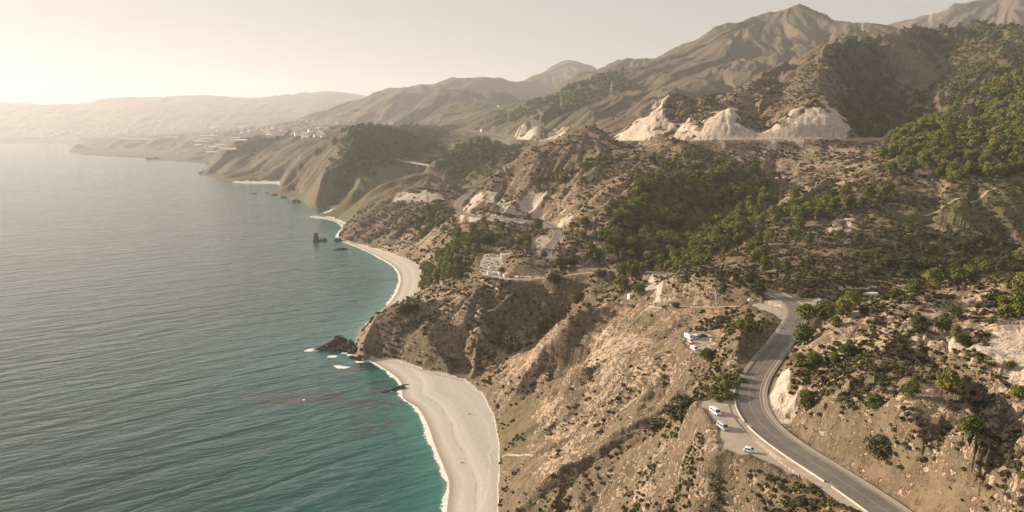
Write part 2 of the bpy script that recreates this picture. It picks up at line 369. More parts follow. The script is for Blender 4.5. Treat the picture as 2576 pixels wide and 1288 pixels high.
for P, z in PLATS:
    P = np.array(P); m = (XX > P[:, 0].min()-15) & (XX < P[:, 0].max()+15) & (YY > P[:, 1].min()-15) & (YY < P[:, 1].max()+15)
    d, _ = seg_dist(XX[m], YY[m], P, True); d = np.where(inside(XX[m], YY[m], P), 0, d)
    apply_level(m, d, z, 0.6, 13.0, True)
# relief: ridged erosion noise, faded where the grid could not carry it
free = 1-smooth(wroad*1.6)
shore_fade = np.clip(dshore/40, 0, 1)
wx = XX+14*perlin(XX/60, YY/60, 11)+60*perlin(XX/260, YY/260, 12); wy = YY+14*perlin(XX/60, YY/60, 13)+60*perlin(XX/260, YY/260, 14)
rel = np.zeros(XX.shape)
for k, (wl, amp) in enumerate([(1400, 20), (620, 16), (270, 12), (120, 5), (56, 2.6), (27, 1.6), (13, .9), (6, .45), (3, .22)]):
    fade = np.clip(wl/cell/3.2-0.8, 0, 1)
    # large relief only where the hills are far away (near ones follow the survey points)
    near = np.clip((YY-wl*3.2)/(wl*3.5), 0, 1) if wl > 100 else np.clip((YY-wl*1.0)/(wl*2.0)+.4, 0, 1)
    sel = (fade*near) > 0.01
    if not sel.any(): continue
    r = np.zeros(XX.shape)
    nz = perlin(wx[sel]/wl+k*7.3, wy[sel]/wl-k*3.1, k+20)
    r[sel] = (0.30-np.abs(nz)*1.35) if wl > 5 else nz*0.5
    if wl in (270, 620): amp = amp*(1+1.1*np.clip((YY-1500)/1500, 0, 1))
    rel += r*amp*fade*near
def hit0(u, v): return hit(u, v)
def scarp(uvs, side, depth, reach, edge=1.6, ragged=1.2):
    """a step in the ground along a sighted line: the land on one side drops and climbs back further out"""
    P = np.array([h_[:2] for h_ in (hit(u, v) for u, v in uvs) if h_ is not None])
    P = catmull(P, max(2.0, P[:, 1].mean()*.012))
    m = (XX > P[:, 0].min()-reach) & (XX < P[:, 0].max()+reach) & (YY > P[:, 1].min()-reach) & (YY < P[:, 1].max()+reach)
    x = XX[m]+ragged*perlin(XX[m]/9, YY[m]/9, 301)*1.5; y = YY[m]+ragged*perlin(XX[m]/9, YY[m]/9, 302)*1.5
    d, t = seg_dist(x, y, P); i = np.clip(t.astype(int), 0, len(P)-2)
    cr = (P[i+1, 0]-P[i, 0])*(y-P[i, 1])-(P[i+1, 1]-P[i, 1])*(x-P[i, 0])
    on = (cr*side > 0) if side else np.ones(d.shape, bool)
    end = np.clip(np.minimum(t, len(P)-1-t)/(len(P)*.18), 0, 1)
    if side: drop = smooth(d/edge)*(1-smooth((d-reach*.35)/(reach*.65)))
    else: drop = 1-smooth(d/reach)
    ZZ[m] -= np.where(on, drop*depth*end, 0)
SC = [([(1262,1292),(1400,1190),(1550,1098),(1664,1035)], -1, 6, 13, 1.2, .3), ([(1398,1300),(1399,1250),(1402,1192)], -1, 4, 14),
 ([(1345,960),(1350,905),(1372,882),(1440,870),(1500,858)], -1, 9, 26), ([(2290,845),(2340,890),(2450,980),(2520,1030),(2600,1110)], 0, 7, 9),
 ([(2380,870),(2440,865),(2500,890),(2576,900)], 0, 0, 5),
 ([(1185,950),(1195,900),(1205,850)], -1, 5, 14), ([(1440,930),(1490,920),(1500,950)], -1, 2, 10),
 ([(2230,545),(2290,535),(2380,548),(2440,560),(2520,590),(2600,600)], -1, 7, 26), ([(2180,620),(2300,632),(2450,640),(2600,636)], -1, 5, 22), ([(2180,700),(2300,690),(2420,705)], 1, 3, 14),
 ([(2090,560),(2130,556),(2165,575)], -1, 6, 20), ([(1600,1010),(1650,985),(1700,975)], -1, 3, 12), ([(1500,985),(1560,960),(1600,930)], -1, 3, 12),
 ([(1660,250),(1665,285),(1672,318)], -1, 14, 50), ([(1990,520),(2040,480),(2120,430)], -1, 9, 30), ([(1900,430),(1960,460),(1930,520)], 0, 7, 14)]
for a_ in SC:
    if a_[2]: scarp(*a_)
# gullies and ribs: noise smeared along the fall line, so that it runs downhill as erosion does
def grad_xy(Z, Yg, Sg, dl, ds_):
    gy_, gx_ = np.gradient(Z); gX = gx_/(Yg*ds_); gL = gy_/(Yg*dl)
    return gX, gL-gX*Sg
hS, hL = np.linspace(S0, S1, NS//2), np.linspace(math.log(Y0), math.log(Y1), NR//2)
s2, l2 = np.meshgrid(hS, hL); Y2 = np.exp(l2); X2 = s2*Y2
Z2 = bil(ZZ, s2, l2, S0, S1, L[0], L[-1])
def blur(Z, k):
    for ax in (0, 1):
        c_ = np.cumsum(np.concatenate([np.repeat(np.take(Z, [0], ax), k+1, ax), Z, np.repeat(np.take(Z, [-1], ax), k, ax)], ax), ax)
        n_ = Z.shape[ax]; Z = (np.take(c_, range(2*k+1, 2*k+1+n_), ax)-np.take(c_, range(0, n_), ax))/(2*k+1)
    return Z
gX, gY = grad_xy(blur(blur(Z2, 5), 5), Y2, s2, hL[1]-hL[0], hS[1]-hS[0])
gm = np.hypot(gX, gY)+1e-4; dX, dY = (gX/gm).astype(np.float32), (gY/gm).astype(np.float32)
def lic(wl, step, nst, seed, lo, hi):
    r0, r1 = np.searchsorted(hL, [math.log(lo), math.log(hi)]); acc = np.zeros((r1-r0, len(hS)), np.float32); wsum = 0
    X0, Y0_ = X2[r0:r1], Y2[r0:r1]
    for sg in (1, -1):
        x, y = X0.copy(), Y0_.copy()
        for k in range(nst):
            w_ = 1-k/nst
            if k or sg == 1: acc += w_*perlin(x/wl, y/wl, seed); wsum += w_*w_
            ss_, ll_ = x/np.maximum(y, 60), np.log(np.maximum(y, 60))
            x = x+sg*step*bil(dX, ss_, ll_, S0, S1, hL[0], hL[-1]); y = y+sg*step*bil(dY, ss_, ll_, S0, S1, hL[0], hL[-1])
    out = np.zeros(X2.shape, np.float32); out[r0:r1] = acc/math.sqrt(wsum)/1.25
    return bil(out, SS, LL, S0, S1, hL[0], hL[-1])
steepw = np.clip(bil(gm, SS, LL, S0, S1, hL[0], hL[-1])/.35, .15, 1.3)
def fadeband(lo, hi): return np.clip((YY-lo)/(lo*.5), 0, 1)*np.clip((hi-YY)/(hi*.35), 0, 1)
def rib(n_): return .55*(np.abs(n_)-.45)-.45*(np.abs(n_+.35)-.5)+.12*n_
for wl, step, nst, seed, lo, hi, amp in ((7, 3, 8, 201, 112, 900, 1.6), (19, 7, 9, 202, 112, 4800, 5.0), (55, 20, 8, 203, 420, 8000, 17), (150, 55, 8, 204, 1300, 14000, 48), (420, 150, 7, 205, 3000, 21000, 50)):
    rel += rib(lic(wl, step, nst, seed, lo*.9, min(hi, 21400)))*amp*1.6*steepw*(fadeband(lo, hi) if lo > 112 else np.clip((hi-YY)/(hi*.35), 0, 1))
dhw, _ = seg_dist(XX[::2, ::2], YY[::2, ::2], R_hwy[::3]); dhw = bil(dhw, SS, LL, S0, S1, L[0], L[-1])
rel *= .5+.5*smooth((dhw-45)/70)
slope0 = np.clip((ZZ-2)/25, 0.15, 1.0)
ZZ = ZZ+rel*free*np.minimum(slope0, 0.12+0.88*shore_fade)
# the cuttings above the highway are quarried in benches, with a broken face
face = (dhw < 95) & (YY > 1120) & (ZZ > 181)
zb = 181+3*perlin(XX/70, YY/70, 401); hh_ = (ZZ-zb)/13.0; fr = hh_-np.floor(hh_)
ZZ = np.where(face, zb+13.0*(np.floor(hh_)+.72*fr+.28*smooth((fr-.2)/.4)), ZZ)
ZZ = ZZ+np.where(face, 1.7*np.abs(perlin(XX/16, (YY+1.3*ZZ)/16, 402))-1.5*np.abs(perlin(XX/7, ZZ/9, 403))+.4, 0)
# make sure land stays above and sea bed below the water, with a cliff foot where the coast is steep
for b_ in BEACHES:
    P_ = np.array([ptz(u, v, 1.5)[:2] for u, v in b_])
    ii = inside(XX, YY, P_); dd, _ = seg_dist(XX[ii], YY[ii], P_, True)
    oo = (XX > P_[:, 0].min()-60) & (XX < P_[:, 0].max()+60) & (YY > P_[:, 1].min()-60) & (YY < P_[:, 1].max()+60) & ~ii
    do, _ = seg_dist(XX[oo], YY[oo], P_, True)
    ZZ[oo] = np.minimum(ZZ[oo], 2.0+1.15*do+1.6*perlin(XX[oo]/7, YY[oo]/7, 8)*np.clip(do/4, 0, 1))
    ZZ[ii] = np.minimum(ZZ[ii], np.minimum(.05+.09*dshore[ii], 2.0)+.04*perlin(XX[ii]/9, YY[ii]/9, 3))
ZL = np.maximum(np.minimum(ZZ, 0.5+1.6*dshore), np.minimum(0.04+0.085*dshore, 1.9))
ZSea = np.minimum(-0.10*dshore-0.05, -0.02); ZSea = np.maximum(ZSea, -14)
ZZ = np.where(land, ZL, ZSea)
ZZ = ZZ*(1-wroad)+(zroad-np.where(isplat, .07, .28))*wroad

# ------------------------------------------------------------------ materials
def mat(name, rough=0.9, spec=0.3):
    m = bpy.data.materials.new(name); m.use_nodes = True
    b = m.node_tree.nodes['Principled BSDF']
    b.inputs['Roughness'].default_value = rough
    b.inputs['Specular IOR Level'].default_value = spec
    return m, m.node_tree, b
class NB:
    """small helper for writing node graphs"""
    def __init__(s, nt): s.nt = nt; s.n = nt.nodes; s.l = nt.links
    def put(s, sock, val):
        if hasattr(val, 'outputs'): val = val.outputs[0]
        if isinstance(val, bpy.types.NodeSocket): s.l.new(val, sock)
        elif isinstance(val, (tuple, list)): sock.default_value = tuple(val)+((1,) if len(val) == 3 and len(sock.default_value) == 4 else ())
        else: sock.default_value = val
    def math(s, op, a, b=0.0, c=None, clamp=False):
        x = s.n.new('ShaderNodeMath'); x.operation = op; x.use_clamp = clamp
        s.put(x.inputs[0], a); s.put(x.inputs[1], b)
        if c is not None: s.put(x.inputs[2], c)
        return x.outputs[0]
    def mix(s, f, a, b, mode='MIX'):
        x = s.n.new('ShaderNodeMix'); x.data_type = 'RGBA'; x.blend_type = mode
        s.put(x.inputs[0], f); s.put(x.inputs[6], a); s.put(x.inputs[7], b)
        return x.outputs[2]
    def step(s, v, lo, hi, a=0.0, b=1.0):
        x = s.n.new('ShaderNodeMapRange'); x.interpolation_type = 'SMOOTHSTEP'
        s.put(x.inputs[0], v); x.inputs[1].default_value = lo; x.inputs[2].default_value = hi
        x.inputs[3].default_value = a; x.inputs[4].default_value = b
        return x.outputs[0]
    def noise(s, vec, scale, detail=3, rough=0.5, dist=0.0):
        x = s.n.new('ShaderNodeTexNoise'); x.inputs['Scale'].default_value = scale
        x.inputs['Detail'].default_value = detail; x.inputs['Roughness'].default_value = rough; x.inputs['Distortion'].default_value = dist
        s.put(x.inputs['Vector'], vec); return x.outputs[0]
    def voro(s, vec, scale, rnd=1.0, out=0, feature='F1'):
        x = s.n.new('ShaderNodeTexVoronoi'); x.inputs['Scale'].default_value = scale; x.feature = feature
        x.inputs['Randomness'].default_value = rnd
        s.put(x.inputs['Vector'], vec); return x.outputs[out]
    def pos(s): return s.n.new('ShaderNodeNewGeometry').outputs['Position']
    def scaled(s, vec, sc, rot=0.0):
        x = s.n.new('ShaderNodeMapping'); x.vector_type = 'TEXTURE'; s.put(x.inputs[0], vec); x.inputs[3].default_value = tuple(1/q for q in sc); x.inputs[2].default_value = (0, 0, rot); return x.outputs[0]
    def attr(s, name):
        x = s.n.new('ShaderNodeAttribute'); x.attribute_name = name; return x
    def sep(s, col):
        x = s.n.new('ShaderNodeSeparateColor'); s.put(x.inputs[0], col); return x.outputs
    def bump(s, h, strength, dist, normal=None):
        x = s.n.new('ShaderNodeBump'); x.inputs['Strength'].default_value = strength; x.inputs['Distance'].default_value = dist
        s.put(x.inputs['Height'], h)
        if normal is not None: s.put(x.inputs['Normal'], normal)
        return x.outputs[0]
col = scn.collection
def tag(o, label=None, cat=None, group=None, kind=None):
    if label: o['label'] = label
    if cat: o['category'] = cat
    if group: o['group'] = group
    if kind: o['kind'] = kind
    return o
def mesh_np(name, verts, faces, m=None, parent=None, smooth_=True, attrs=None):
    """one mesh object from numpy arrays (faces: n x 4 or n x 3)"""
    me = bpy.data.meshes.new(name)
    verts = np.asarray(verts, np.float32); faces = np.asarray(faces, np.int32)
    k = faces.shape[1]
    me.vertices.add(len(verts)); me.vertices.foreach_set('co', verts.ravel())
    me.loops.add(faces.size); me.loops.foreach_set('vertex_index', faces.ravel())
    me.polygons.add(len(faces)); me.polygons.foreach_set('loop_start', np.arange(0, faces.size, k, dtype=np.int32))
    me.polygons.foreach_set('loop_total', np.full(len(faces), k, np.int32))
    me.update(calc_edges=True)
    me.polygons.foreach_set('use_smooth', np.full(len(faces), smooth_, bool))
    for an, arr in (attrs or {}).items():
        a = me.color_attributes.new(an, 'FLOAT_COLOR', 'POINT')
        a.data.foreach_set('color', np.ascontiguousarray(arr, dtype=np.float32).ravel())
    if m: me.materials.append(m)
    o = bpy.data.objects.new(name, me); col.objects.link(o)
    if parent: o.parent = parent
    return o
def grid_faces(nr, nc, keepmask=None):
    i = np.arange(nr*nc).reshape(nr, nc)
    f = np.stack([i[:-1, :-1], i[:-1, 1:], i[1:, 1:], i[1:, :-1]], -1).reshape(-1, 4)
    if keepmask is not None: f = f[keepmask.ravel()]
    return f
def compact(V, Fc, *arrs):
    used = np.zeros(len(V), bool); used[Fc.ravel()] = True
    idx = np.cumsum(used)-1
    return (V[used], idx[Fc])+tuple(a[used] for a in arrs)

# ------------------------------------------------------------------ cover masks of the land (what grows or lies where)
def area(poly_uv, soft=1.0, z=None):
    """an outline sighted on the land, as a soft mask over the terrain grid (edges roughened)"""
    P = []
    for u, v in poly_uv:
        h_ = hit(u, v) if z is None else ptz(u, v, z)
        if h_ is not None: P.append(h_[:2])
    return P
wobx = perlin(XX/22, YY/22, 71)*0.022+perlin(XX/8, YY/8, 73)*0.007; woby = perlin(XX/22, YY/22, 72)*0.022+perlin(XX/8, YY/8, 74)*0.007
SSf, LLf = SS.astype(np.float32), LL.astype(np.float32)
def fill(dst, poly_uv, val=1.0, soft=0.006, z=None, wob=0.25):
    """polygons are compared in (bearing, log distance) so an edge is as rough near as far"""
    P = area(poly_uv, z=z)
    if len(P) < 3: print('bad area', poly_uv[:2]); return
    q = np.array([(x/y, math.log(y)) for x, y in P])
    c0 = np.searchsorted(S, q[:, 0].min()-.03); c1 = np.searchsorted(S, q[:, 0].max()+.03)
    r0 = np.searchsorted(L, q[:, 1].min()-.06); r1 = np.searchsorted(L, q[:, 1].max()+.06)
    sl = (slice(r0, r1), slice(c0, c1))
    px = SSf[sl]+wobx[sl]*wob; py = LLf[sl]+woby[sl]*wob*2
    ins = inside(px, py, q); d, _ = seg_dist(px, py, q, True)
    m = np.where(ins, 1.0, np.clip(1-d/soft, 0, 1))*val
    dst[sl] = np.maximum(dst[sl], m)
mk_beach = np.zeros(XX.shape, np.float32); mk_pale = mk_beach.copy(); mk_bare = mk_beach.copy(); mk_red = mk_beach.copy(); mk_green = mk_beach.copy(); mk_grey = mk_beach.copy(); mk_forest = mk_beach.copy(); mk_dry = mk_beach.copy(); mk_grav = mk_beach.copy(); mk_dense = mk_beach.copy(); mk_open = mk_beach.copy()
for b_ in BEACHES: fill(mk_beach, b_, z=1.5, wob=0.22, soft=0.003)
mk_beach *= np.clip((2.35-ZZ)/.25, 0, 1)
PALE = [
 [(1560,356),(1548,340),(1600,308),(1655,252),(1668,262),(1668,300),(1690,322),(1640,345),(1600,356)],
 [(1700,325),(1725,312),(1745,330),(1760,352),(1720,340)],
 [(1745,352),(1760,328),(1790,300),(1836,270),(1850,285),(1862,308),(1890,330),(1940,325),(1965,312),(1985,285),(2050,273),(2105,280),(2135,320),(2130,347),(1950,352)],
 [(1285,350),(1310,325),(1355,306),(1356,350)],[(1370,352),(1400,330),(1425,325),(1400,350)],
 [(1296,498),(1335,485),(1365,492),(1370,552),(1340,545),(1315,528),(1300,528)],
 [(1175,520),(1190,500),(1240,500),(1300,520),(1290,532),(1220,515),(1190,525),(1185,545),(1175,540)],
 [(1405,560),(1412,540),(1440,538),(1445,552),(1425,570),(1410,572)],
 [(1610,745),(1625,715),(1650,705),(1660,730),(1690,735),(1710,758),(1690,765),(1640,765)],
 [(1200,543),(1330,556),(1320,562),(1180,552),(1170,545)],
 [(985,510),(1010,488),(1090,485),(1120,500),(1080,508),(1010,505)],
 [(1935,1020),(1945,965),(1985,930),(1990,975),(1998,1060),(1970,1070),(1940,1050)],
 [(2350,860),(2480,880),(2520,830),(2576,800),(2650,820),(2650,1000),(2560,960),(2500,960),(2400,900)],
 [(2090,555),(2150,558),(2160,580),(2110,585)],
 [(935,797),(908,848),(899,888),(922,885),(935,850),(950,810)],
 [(2060,800),(2130,770),(2170,800),(2110,850),(2050,880),(2010,880)],
 [(2250,740),(2330,730),(2345,770),(2280,800),(2240,790)],[(2400,740),(2480,715),(2530,735),(2440,765)],
]
for p_ in PALE: fill(mk_pale, p_, wob=.7, val= 0.9 if p_ in PALE[:5] else .36 if p_ in PALE[-4:] else .52 if p_ in PALE[-5:] else 0.62)
BARE = [[(1790,900),(1830,842),(1880,830),(1895,880),(1880,920),(1800,920)],
 [(1840,400),(2000,380),(2150,385),(2140,440),(2040,500),(1960,530),(1950,480),(1960,430)],
 [(1500,820),(1690,850),(1760,880),(1760,1000),(1650,1020),(1540,1080),(1400,1180),(1300,1150),(1380,1000),(1500,930)],
 [(1500,1290),(1600,1180),(1700,1080),(1790,1060),(1800,1150),(1700,1250),(1650,1400),(1480,1400)],
 [(2000,900),(2120,780),(2300,740),(2576,700),(2650,900),(2650,1300),(2350,1300),(2150,1180),(2010,1090)],
 [(1050,740),(1120,760),(1180,800),(1100,790),(1040,760)],
 [(1000,600),(1060,560),(1110,560),(1075,640),(1055,660),(1010,650)],[(1270,900),(1330,880),(1340,960),(1290,960)],
 [(1290,905),(1330,870),(1350,900),(1340,960),(1300,940)],
]
for p_ in BARE: fill(mk_bare, p_, 0.6, soft=.03, wob=1.0)
RED = [[(780,375),(810,360),(840,365),(830,385),(790,395)],[(2240,545),(2280,530),(2380,545),(2380,555),(2300,560)],[(2430,565),(2480,560),(2520,590),(2480,600),(2450,585)],
 [(1280,920),(1320,890),(1345,900),(1340,965),(1300,950)],[(1180,570),(1290,560),(1300,580),(1210,600)],[(1080,430),(1150,440),(1185,470),(1150,470),(1090,445)],[(2480,830),(2576,800),(2576,820),(2490,845)],
 [(2180,1150),(2260,1170),(2400,1230),(2460,1260),(2440,1300),(2300,1290),(2230,1230)],[(1560,345),(1640,345),(1640,356),(1560,356)],[(1600,360),(1680,360),(1690,375),(1610,375)]]
for p_ in RED: fill(mk_red, p_, 0.8)
GREEN = [  # greenish ground cover
 [(1260,1040),(1300,1000),(1340,1040),(1320,1100),(1270,1160),(1255,1090)],[(860,560),(840,535),(900,510),(950,520),(900,540)],
 [(850,330),(1100,320),(1090,400),(1030,420),(950,460),(870,510),(820,420),(870,380)],[(1080,400),(1200,345),(1300,380),(1200,470),(1100,425)],
 [(1250,240),(1500,200),(1560,230),(1350,300),(1150,320),(1100,300)],[(2140,620),(2350,600),(2576,610),(2576,680),(2300,690),(2180,660)],[(2200,560),(2400,480),(2576,470),(2576,560)],
 [(1060,720),(1090,670),(1200,620),(1240,640),(1180,680),(1110,712)],
]
for p_ in GREEN: fill(mk_green, p_, 0.4 if p_[0] == (1260,1040) else 0.8, soft=.02, wob=.8)
DRY = [[(1200,420),(1400,345),(1540,330),(1560,400),(1450,500),(1300,490),(1190,490)]]   # plain dry grass, few bushes
for p_ in DRY: fill(mk_dry, p_, 0.7, soft=.03, wob=.8)
DENSE = [[(1480,1300),(1560,1230),(1800,1140),(1900,1150),(2050,1220),(2200,1300),(2200,1420),(1450,1420)],[(2240,1130),(2400,1080),(2600,1080),(2650,1400),(2350,1350),(2250,1230)],
 [(2040,920),(2200,850),(2300,850),(2290,940),(2180,980),(2060,990)],[(1200,720),(1300,740),(1500,700),(1560,740),(1400,800),(1250,880),(1200,850)],[(1930,700),(2050,640),(2250,690),(2200,740),(2000,740)],
 [(1650,690),(1860,680),(1900,740),(1700,765)],[(2180,630),(2576,560),(2576,720),(2200,720)]]
OPEN = [[(1185,975),(1262,905),(1330,850),(1430,798),(1540,758),(1680,800),(1700,860),(1760,980),(1650,1030),(1550,1090),(1400,1182),(1262,1280),(1256,1050)],
 [(1430,1260),(1600,1130),(1690,1085),(1790,1100),(1700,1180),(1620,1290),(1440,1320)],[(1960,1070),(1995,1000),(2060,1040),(2200,1120),(2150,1160),(2020,1110)]]
for p_ in RED: fill(mk_open, p_, 1.0, wob=.5)
for p_ in OPEN: fill(mk_open, p_, 1.0, soft=.02, wob=1.0)
for p_ in DENSE: fill(mk_dense, p_, 1.0, soft=.03, wob=1.0)
for P_, z_ in PLATS:
    P_ = np.array(P_); m_ = (XX > P_[:, 0].min()-6) & (XX < P_[:, 0].max()+6) & (YY > P_[:, 1].min()-6) & (YY < P_[:, 1].max()+6)
    xx_ = XX[m_]+2.2*perlin(XX[m_]/6, YY[m_]/6, 81); yy_ = YY[m_]+2.2*perlin(XX[m_]/6, YY[m_]/6, 82)
    d_, _ = seg_dist(xx_, yy_, P_, True); mk_grav[m_] = np.maximum(mk_grav[m_], np.where(inside(xx_, yy_, P_), 1, np.clip(1-d_/1.6, 0, 1)))
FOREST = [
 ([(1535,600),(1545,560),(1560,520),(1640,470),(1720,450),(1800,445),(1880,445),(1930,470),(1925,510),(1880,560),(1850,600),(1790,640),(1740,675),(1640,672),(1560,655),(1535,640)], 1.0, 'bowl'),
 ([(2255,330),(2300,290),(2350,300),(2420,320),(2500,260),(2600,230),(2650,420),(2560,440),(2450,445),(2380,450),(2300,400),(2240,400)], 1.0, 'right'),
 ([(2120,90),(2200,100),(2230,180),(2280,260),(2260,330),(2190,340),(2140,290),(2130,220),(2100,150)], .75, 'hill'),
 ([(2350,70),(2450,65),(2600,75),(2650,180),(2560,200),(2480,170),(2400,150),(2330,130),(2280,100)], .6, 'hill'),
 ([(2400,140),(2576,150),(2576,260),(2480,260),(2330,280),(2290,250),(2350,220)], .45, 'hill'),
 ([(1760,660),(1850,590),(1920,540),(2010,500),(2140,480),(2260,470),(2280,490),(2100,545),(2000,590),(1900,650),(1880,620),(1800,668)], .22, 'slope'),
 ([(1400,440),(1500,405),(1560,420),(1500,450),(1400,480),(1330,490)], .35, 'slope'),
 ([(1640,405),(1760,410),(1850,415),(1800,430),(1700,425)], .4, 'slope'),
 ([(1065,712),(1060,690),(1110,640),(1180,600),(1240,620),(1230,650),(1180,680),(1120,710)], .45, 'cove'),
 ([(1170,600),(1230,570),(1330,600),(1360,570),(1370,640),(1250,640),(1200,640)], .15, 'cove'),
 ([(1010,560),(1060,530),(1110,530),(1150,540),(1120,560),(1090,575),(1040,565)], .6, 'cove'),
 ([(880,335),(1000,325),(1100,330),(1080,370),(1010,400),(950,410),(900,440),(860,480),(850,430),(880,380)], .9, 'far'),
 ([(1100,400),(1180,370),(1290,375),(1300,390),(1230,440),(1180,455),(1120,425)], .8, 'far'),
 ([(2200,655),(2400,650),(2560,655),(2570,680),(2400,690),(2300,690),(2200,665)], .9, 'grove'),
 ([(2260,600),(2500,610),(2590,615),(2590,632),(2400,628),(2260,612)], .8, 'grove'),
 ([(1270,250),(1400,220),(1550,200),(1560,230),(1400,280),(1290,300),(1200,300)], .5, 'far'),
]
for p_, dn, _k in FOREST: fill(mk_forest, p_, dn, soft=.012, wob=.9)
# steepness (rock shows where it is steep) and dampness of hollows
gy, gx = np.gradient(ZZ)
dYd = YY*(L[1]-L[0]); dXd = YY*(S[1]-S[0])
steep = np.clip(np.hypot(gx/dXd, gy/dYd-gx/dXd*SS), 0, 3).astype(np.float32)
# ------------------------------------------------------------------ terrain sheet
def terrain_material():
    m, nt, b = mat('dry_hillside', 0.95, 0.15); B = NB(nt)
    P = B.pos(); A1 = B.attr('cover_a'); A2 = B.attr('cover_b'); A3 = B.attr('cover_c')
    s1 = B.sep(A1.outputs['Color']); s2 = B.sep(A2.outputs['Color']); s3 = B.sep(A3.outputs['Color'])
    beach, pale, bare = s1; red, green, dry = s2; steepv, forest, farv = s3
    n_big = B.noise(P, 0.004, 4, .6); n_mid = B.noise(P, 0.03, 4, .62); n_sm = B.noise(P, 0.16, 4, .65); n_fine = B.noise(P, 0.8, 3, .6)
    soil = B.mix(B.step(n_mid, .35, .65), (.285,.20,.138), (.385,.285,.20))
    soil = B.mix(B.step(n_big, .4, .62), soil, (.31,.225,.16))
    light = B.mix(B.step(n_sm, .35, .7), (.38,.29,.21), (.46,.365,.27))
    # bare light ground in ragged patches
    bareness = B.math('ADD', B.math('MULTIPLY', bare, .42), B.math('ADD', n_sm, B.math('MULTIPLY', n_mid, .5)))
    c = B.mix(B.step(bareness, .76, .98), soil, light)
    # steep ground shows rock with bands
    rockn = B.noise(B.scaled(P, (.5,.5,2.2)), .35, 4, .6)
    rock = B.mix(B.step(rockn, .35, .65), (.26,.195,.14), (.37,.29,.22))
    c = B.mix(B.step(B.math('ADD', steepv, B.math('MULTIPLY', B.math('SUBTRACT', n_mid, .5), 1.2)), .75, 1.25), c, rock)
    c = B.mix(B.math('MULTIPLY', red, B.step(n_sm, .3, .5)), c, (.44,.29,.215))
    farc = B.mix(B.step(B.math('ADD', B.math('MULTIPLY', n_big, .5), B.math('MULTIPLY', n_mid, .5)), .42, .6), (.085,.09,.072), (.21,.175,.135))
    c = B.mix(B.math('MULTIPLY', farv, .8), c, farc)
    # scrub: dark and olive tufts at three sizes
    scrubc = B.mix(B.step(n_sm, .4, .6), (.075,.06,.038), (.135,.105,.066))
    scrubc = B.mix(B.math('MULTIPLY', green, .8), scrubc, (.062,.068,.026))
    v1 = B.noise(P, .62, 3, .6); v2 = B.noise(P, .23, 4, .62); v3 = B.noise(P, .07, 4, .65)
    dens = B.math('SUBTRACT', B.math('ADD', B.math('MULTIPLY', n_mid, .9), B.math('MULTIPLY', green, .25)), B.math('ADD', B.math('MULTIPLY', bare, .18), B.math('MULTIPLY', dry, .14)))
    dens = B.math('ADD', dens, B.math('MULTIPLY', B.math('SUBTRACT', n_big, .5), .6))
    t1 = B.step(B.math('ADD', v1, B.math('MULTIPLY', dens, .55)), .70, .78)
    t2 = B.step(B.math('ADD', v2, B.math('MULTIPLY', dens, .6)), .72, .80)
    t3 = B.step(B.math('ADD', v3, B.math('MULTIPLY', dens, .6)), .70, .80)
    tuft = B.math('MAXIMUM', t1, B.math('MAXIMUM', B.math('MULTIPLY', t2, .9), B.math('MULTIPLY', t3, B.math('MULTIPLY', farv, .75))))
    hold = B.math('SUBTRACT', 1.0, B.math('MAXIMUM', B.math('MAXIMUM', beach, A2.outputs['Alpha']), B.math('MULTIPLY', pale, .93)))
    tuft = B.math('MULTIPLY', tuft, hold, clamp=True)
    c = B.mix(B.math('MULTIPLY', tuft, .82), c, scrubc)
    c = B.mix(B.math('MULTIPLY', green, B.step(n_mid, .3, .6, 0, .45)), c, (.12,.115,.05))
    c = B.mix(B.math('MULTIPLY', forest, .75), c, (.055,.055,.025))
    # quarried and weathered pale rock
    pn = B.noise(B.scaled(P, (1,1,.35)), .22, 5, .65)
    prock = B.mix(B.step(pn, .3, .7), (.38,.31,.25), (.56,.48,.405))
    prock = B.mix(B.step(B.noise(B.scaled(P, (.5,.5,.12)), .35, 4, .7), .56, .68, 0, .75), prock, (.27,.215,.165))
    c = B.mix(B.step(B.math('ADD', pale, B.math('MULTIPLY', B.math('SUBTRACT', n_sm, .5), .5)), .35, .55), c, prock)
    # beach pebbles: pale, with wet and wrack lines parallel to the water
    sh = A1.outputs['Alpha']
    band = B.noise(B.math('ADD', B.math('MULTIPLY', sh, 60.0), B.math('MULTIPLY', n_mid, 5.0)), .11, 2, .5)
    sand = B.mix(B.step(band, .35, .65), (.47,.44,.395), (.56,.53,.485))
    sand = B.mix(B.step(n_fine, .35, .75, 0, .35), sand, (.34,.29,.23))
    sand = B.mix(B.step(sh, .02, .10, .85, 0), sand, (.31,.25,.19))
    wr = B.math('ABSOLUTE', B.math('SUBTRACT', B.math('ADD', sh, B.math('MULTIPLY', n_mid, .12)), .30))
    sand = B.mix(B.math('MULTIPLY', B.step(wr, .0, .012, .6, 0), B.step(n_sm, .42, .6)), sand, (.20,.17,.13))
    c = B.mix(B.step(beach, .4, .6), c, sand)
    gr_ = A2.outputs['Alpha']
    gcol = B.mix(B.step(n_sm, .3, .7), (.35,.30,.245), (.46,.40,.335)); gcol = B.mix(B.step(n_fine, .35, .75, 0, .3), gcol, (.28,.225,.17))
    c = B.mix(B.step(B.math('ADD', gr_, B.math('MULTIPLY', B.math('SUBTRACT', n_fine, .5), .5)), .35, .6), c, gcol)
    B.put(b.inputs['Base Color'], c)
    hgt = B.math('ADD', B.math('MULTIPLY', tuft, 0.9), B.math('ADD', B.math('MULTIPLY', n_sm, 1.5), B.math('MULTIPLY', n_fine, .5)))
    hgt = B.math('ADD', hgt, B.math('MULTIPLY', B.math('MULTIPLY', pale, pn), 2.5))
    hgt = B.math('MULTIPLY', hgt, B.math('SUBTRACT', 1.0, B.math('MULTIPLY', B.math('MAXIMUM', beach, A2.outputs['Alpha']), .93)))
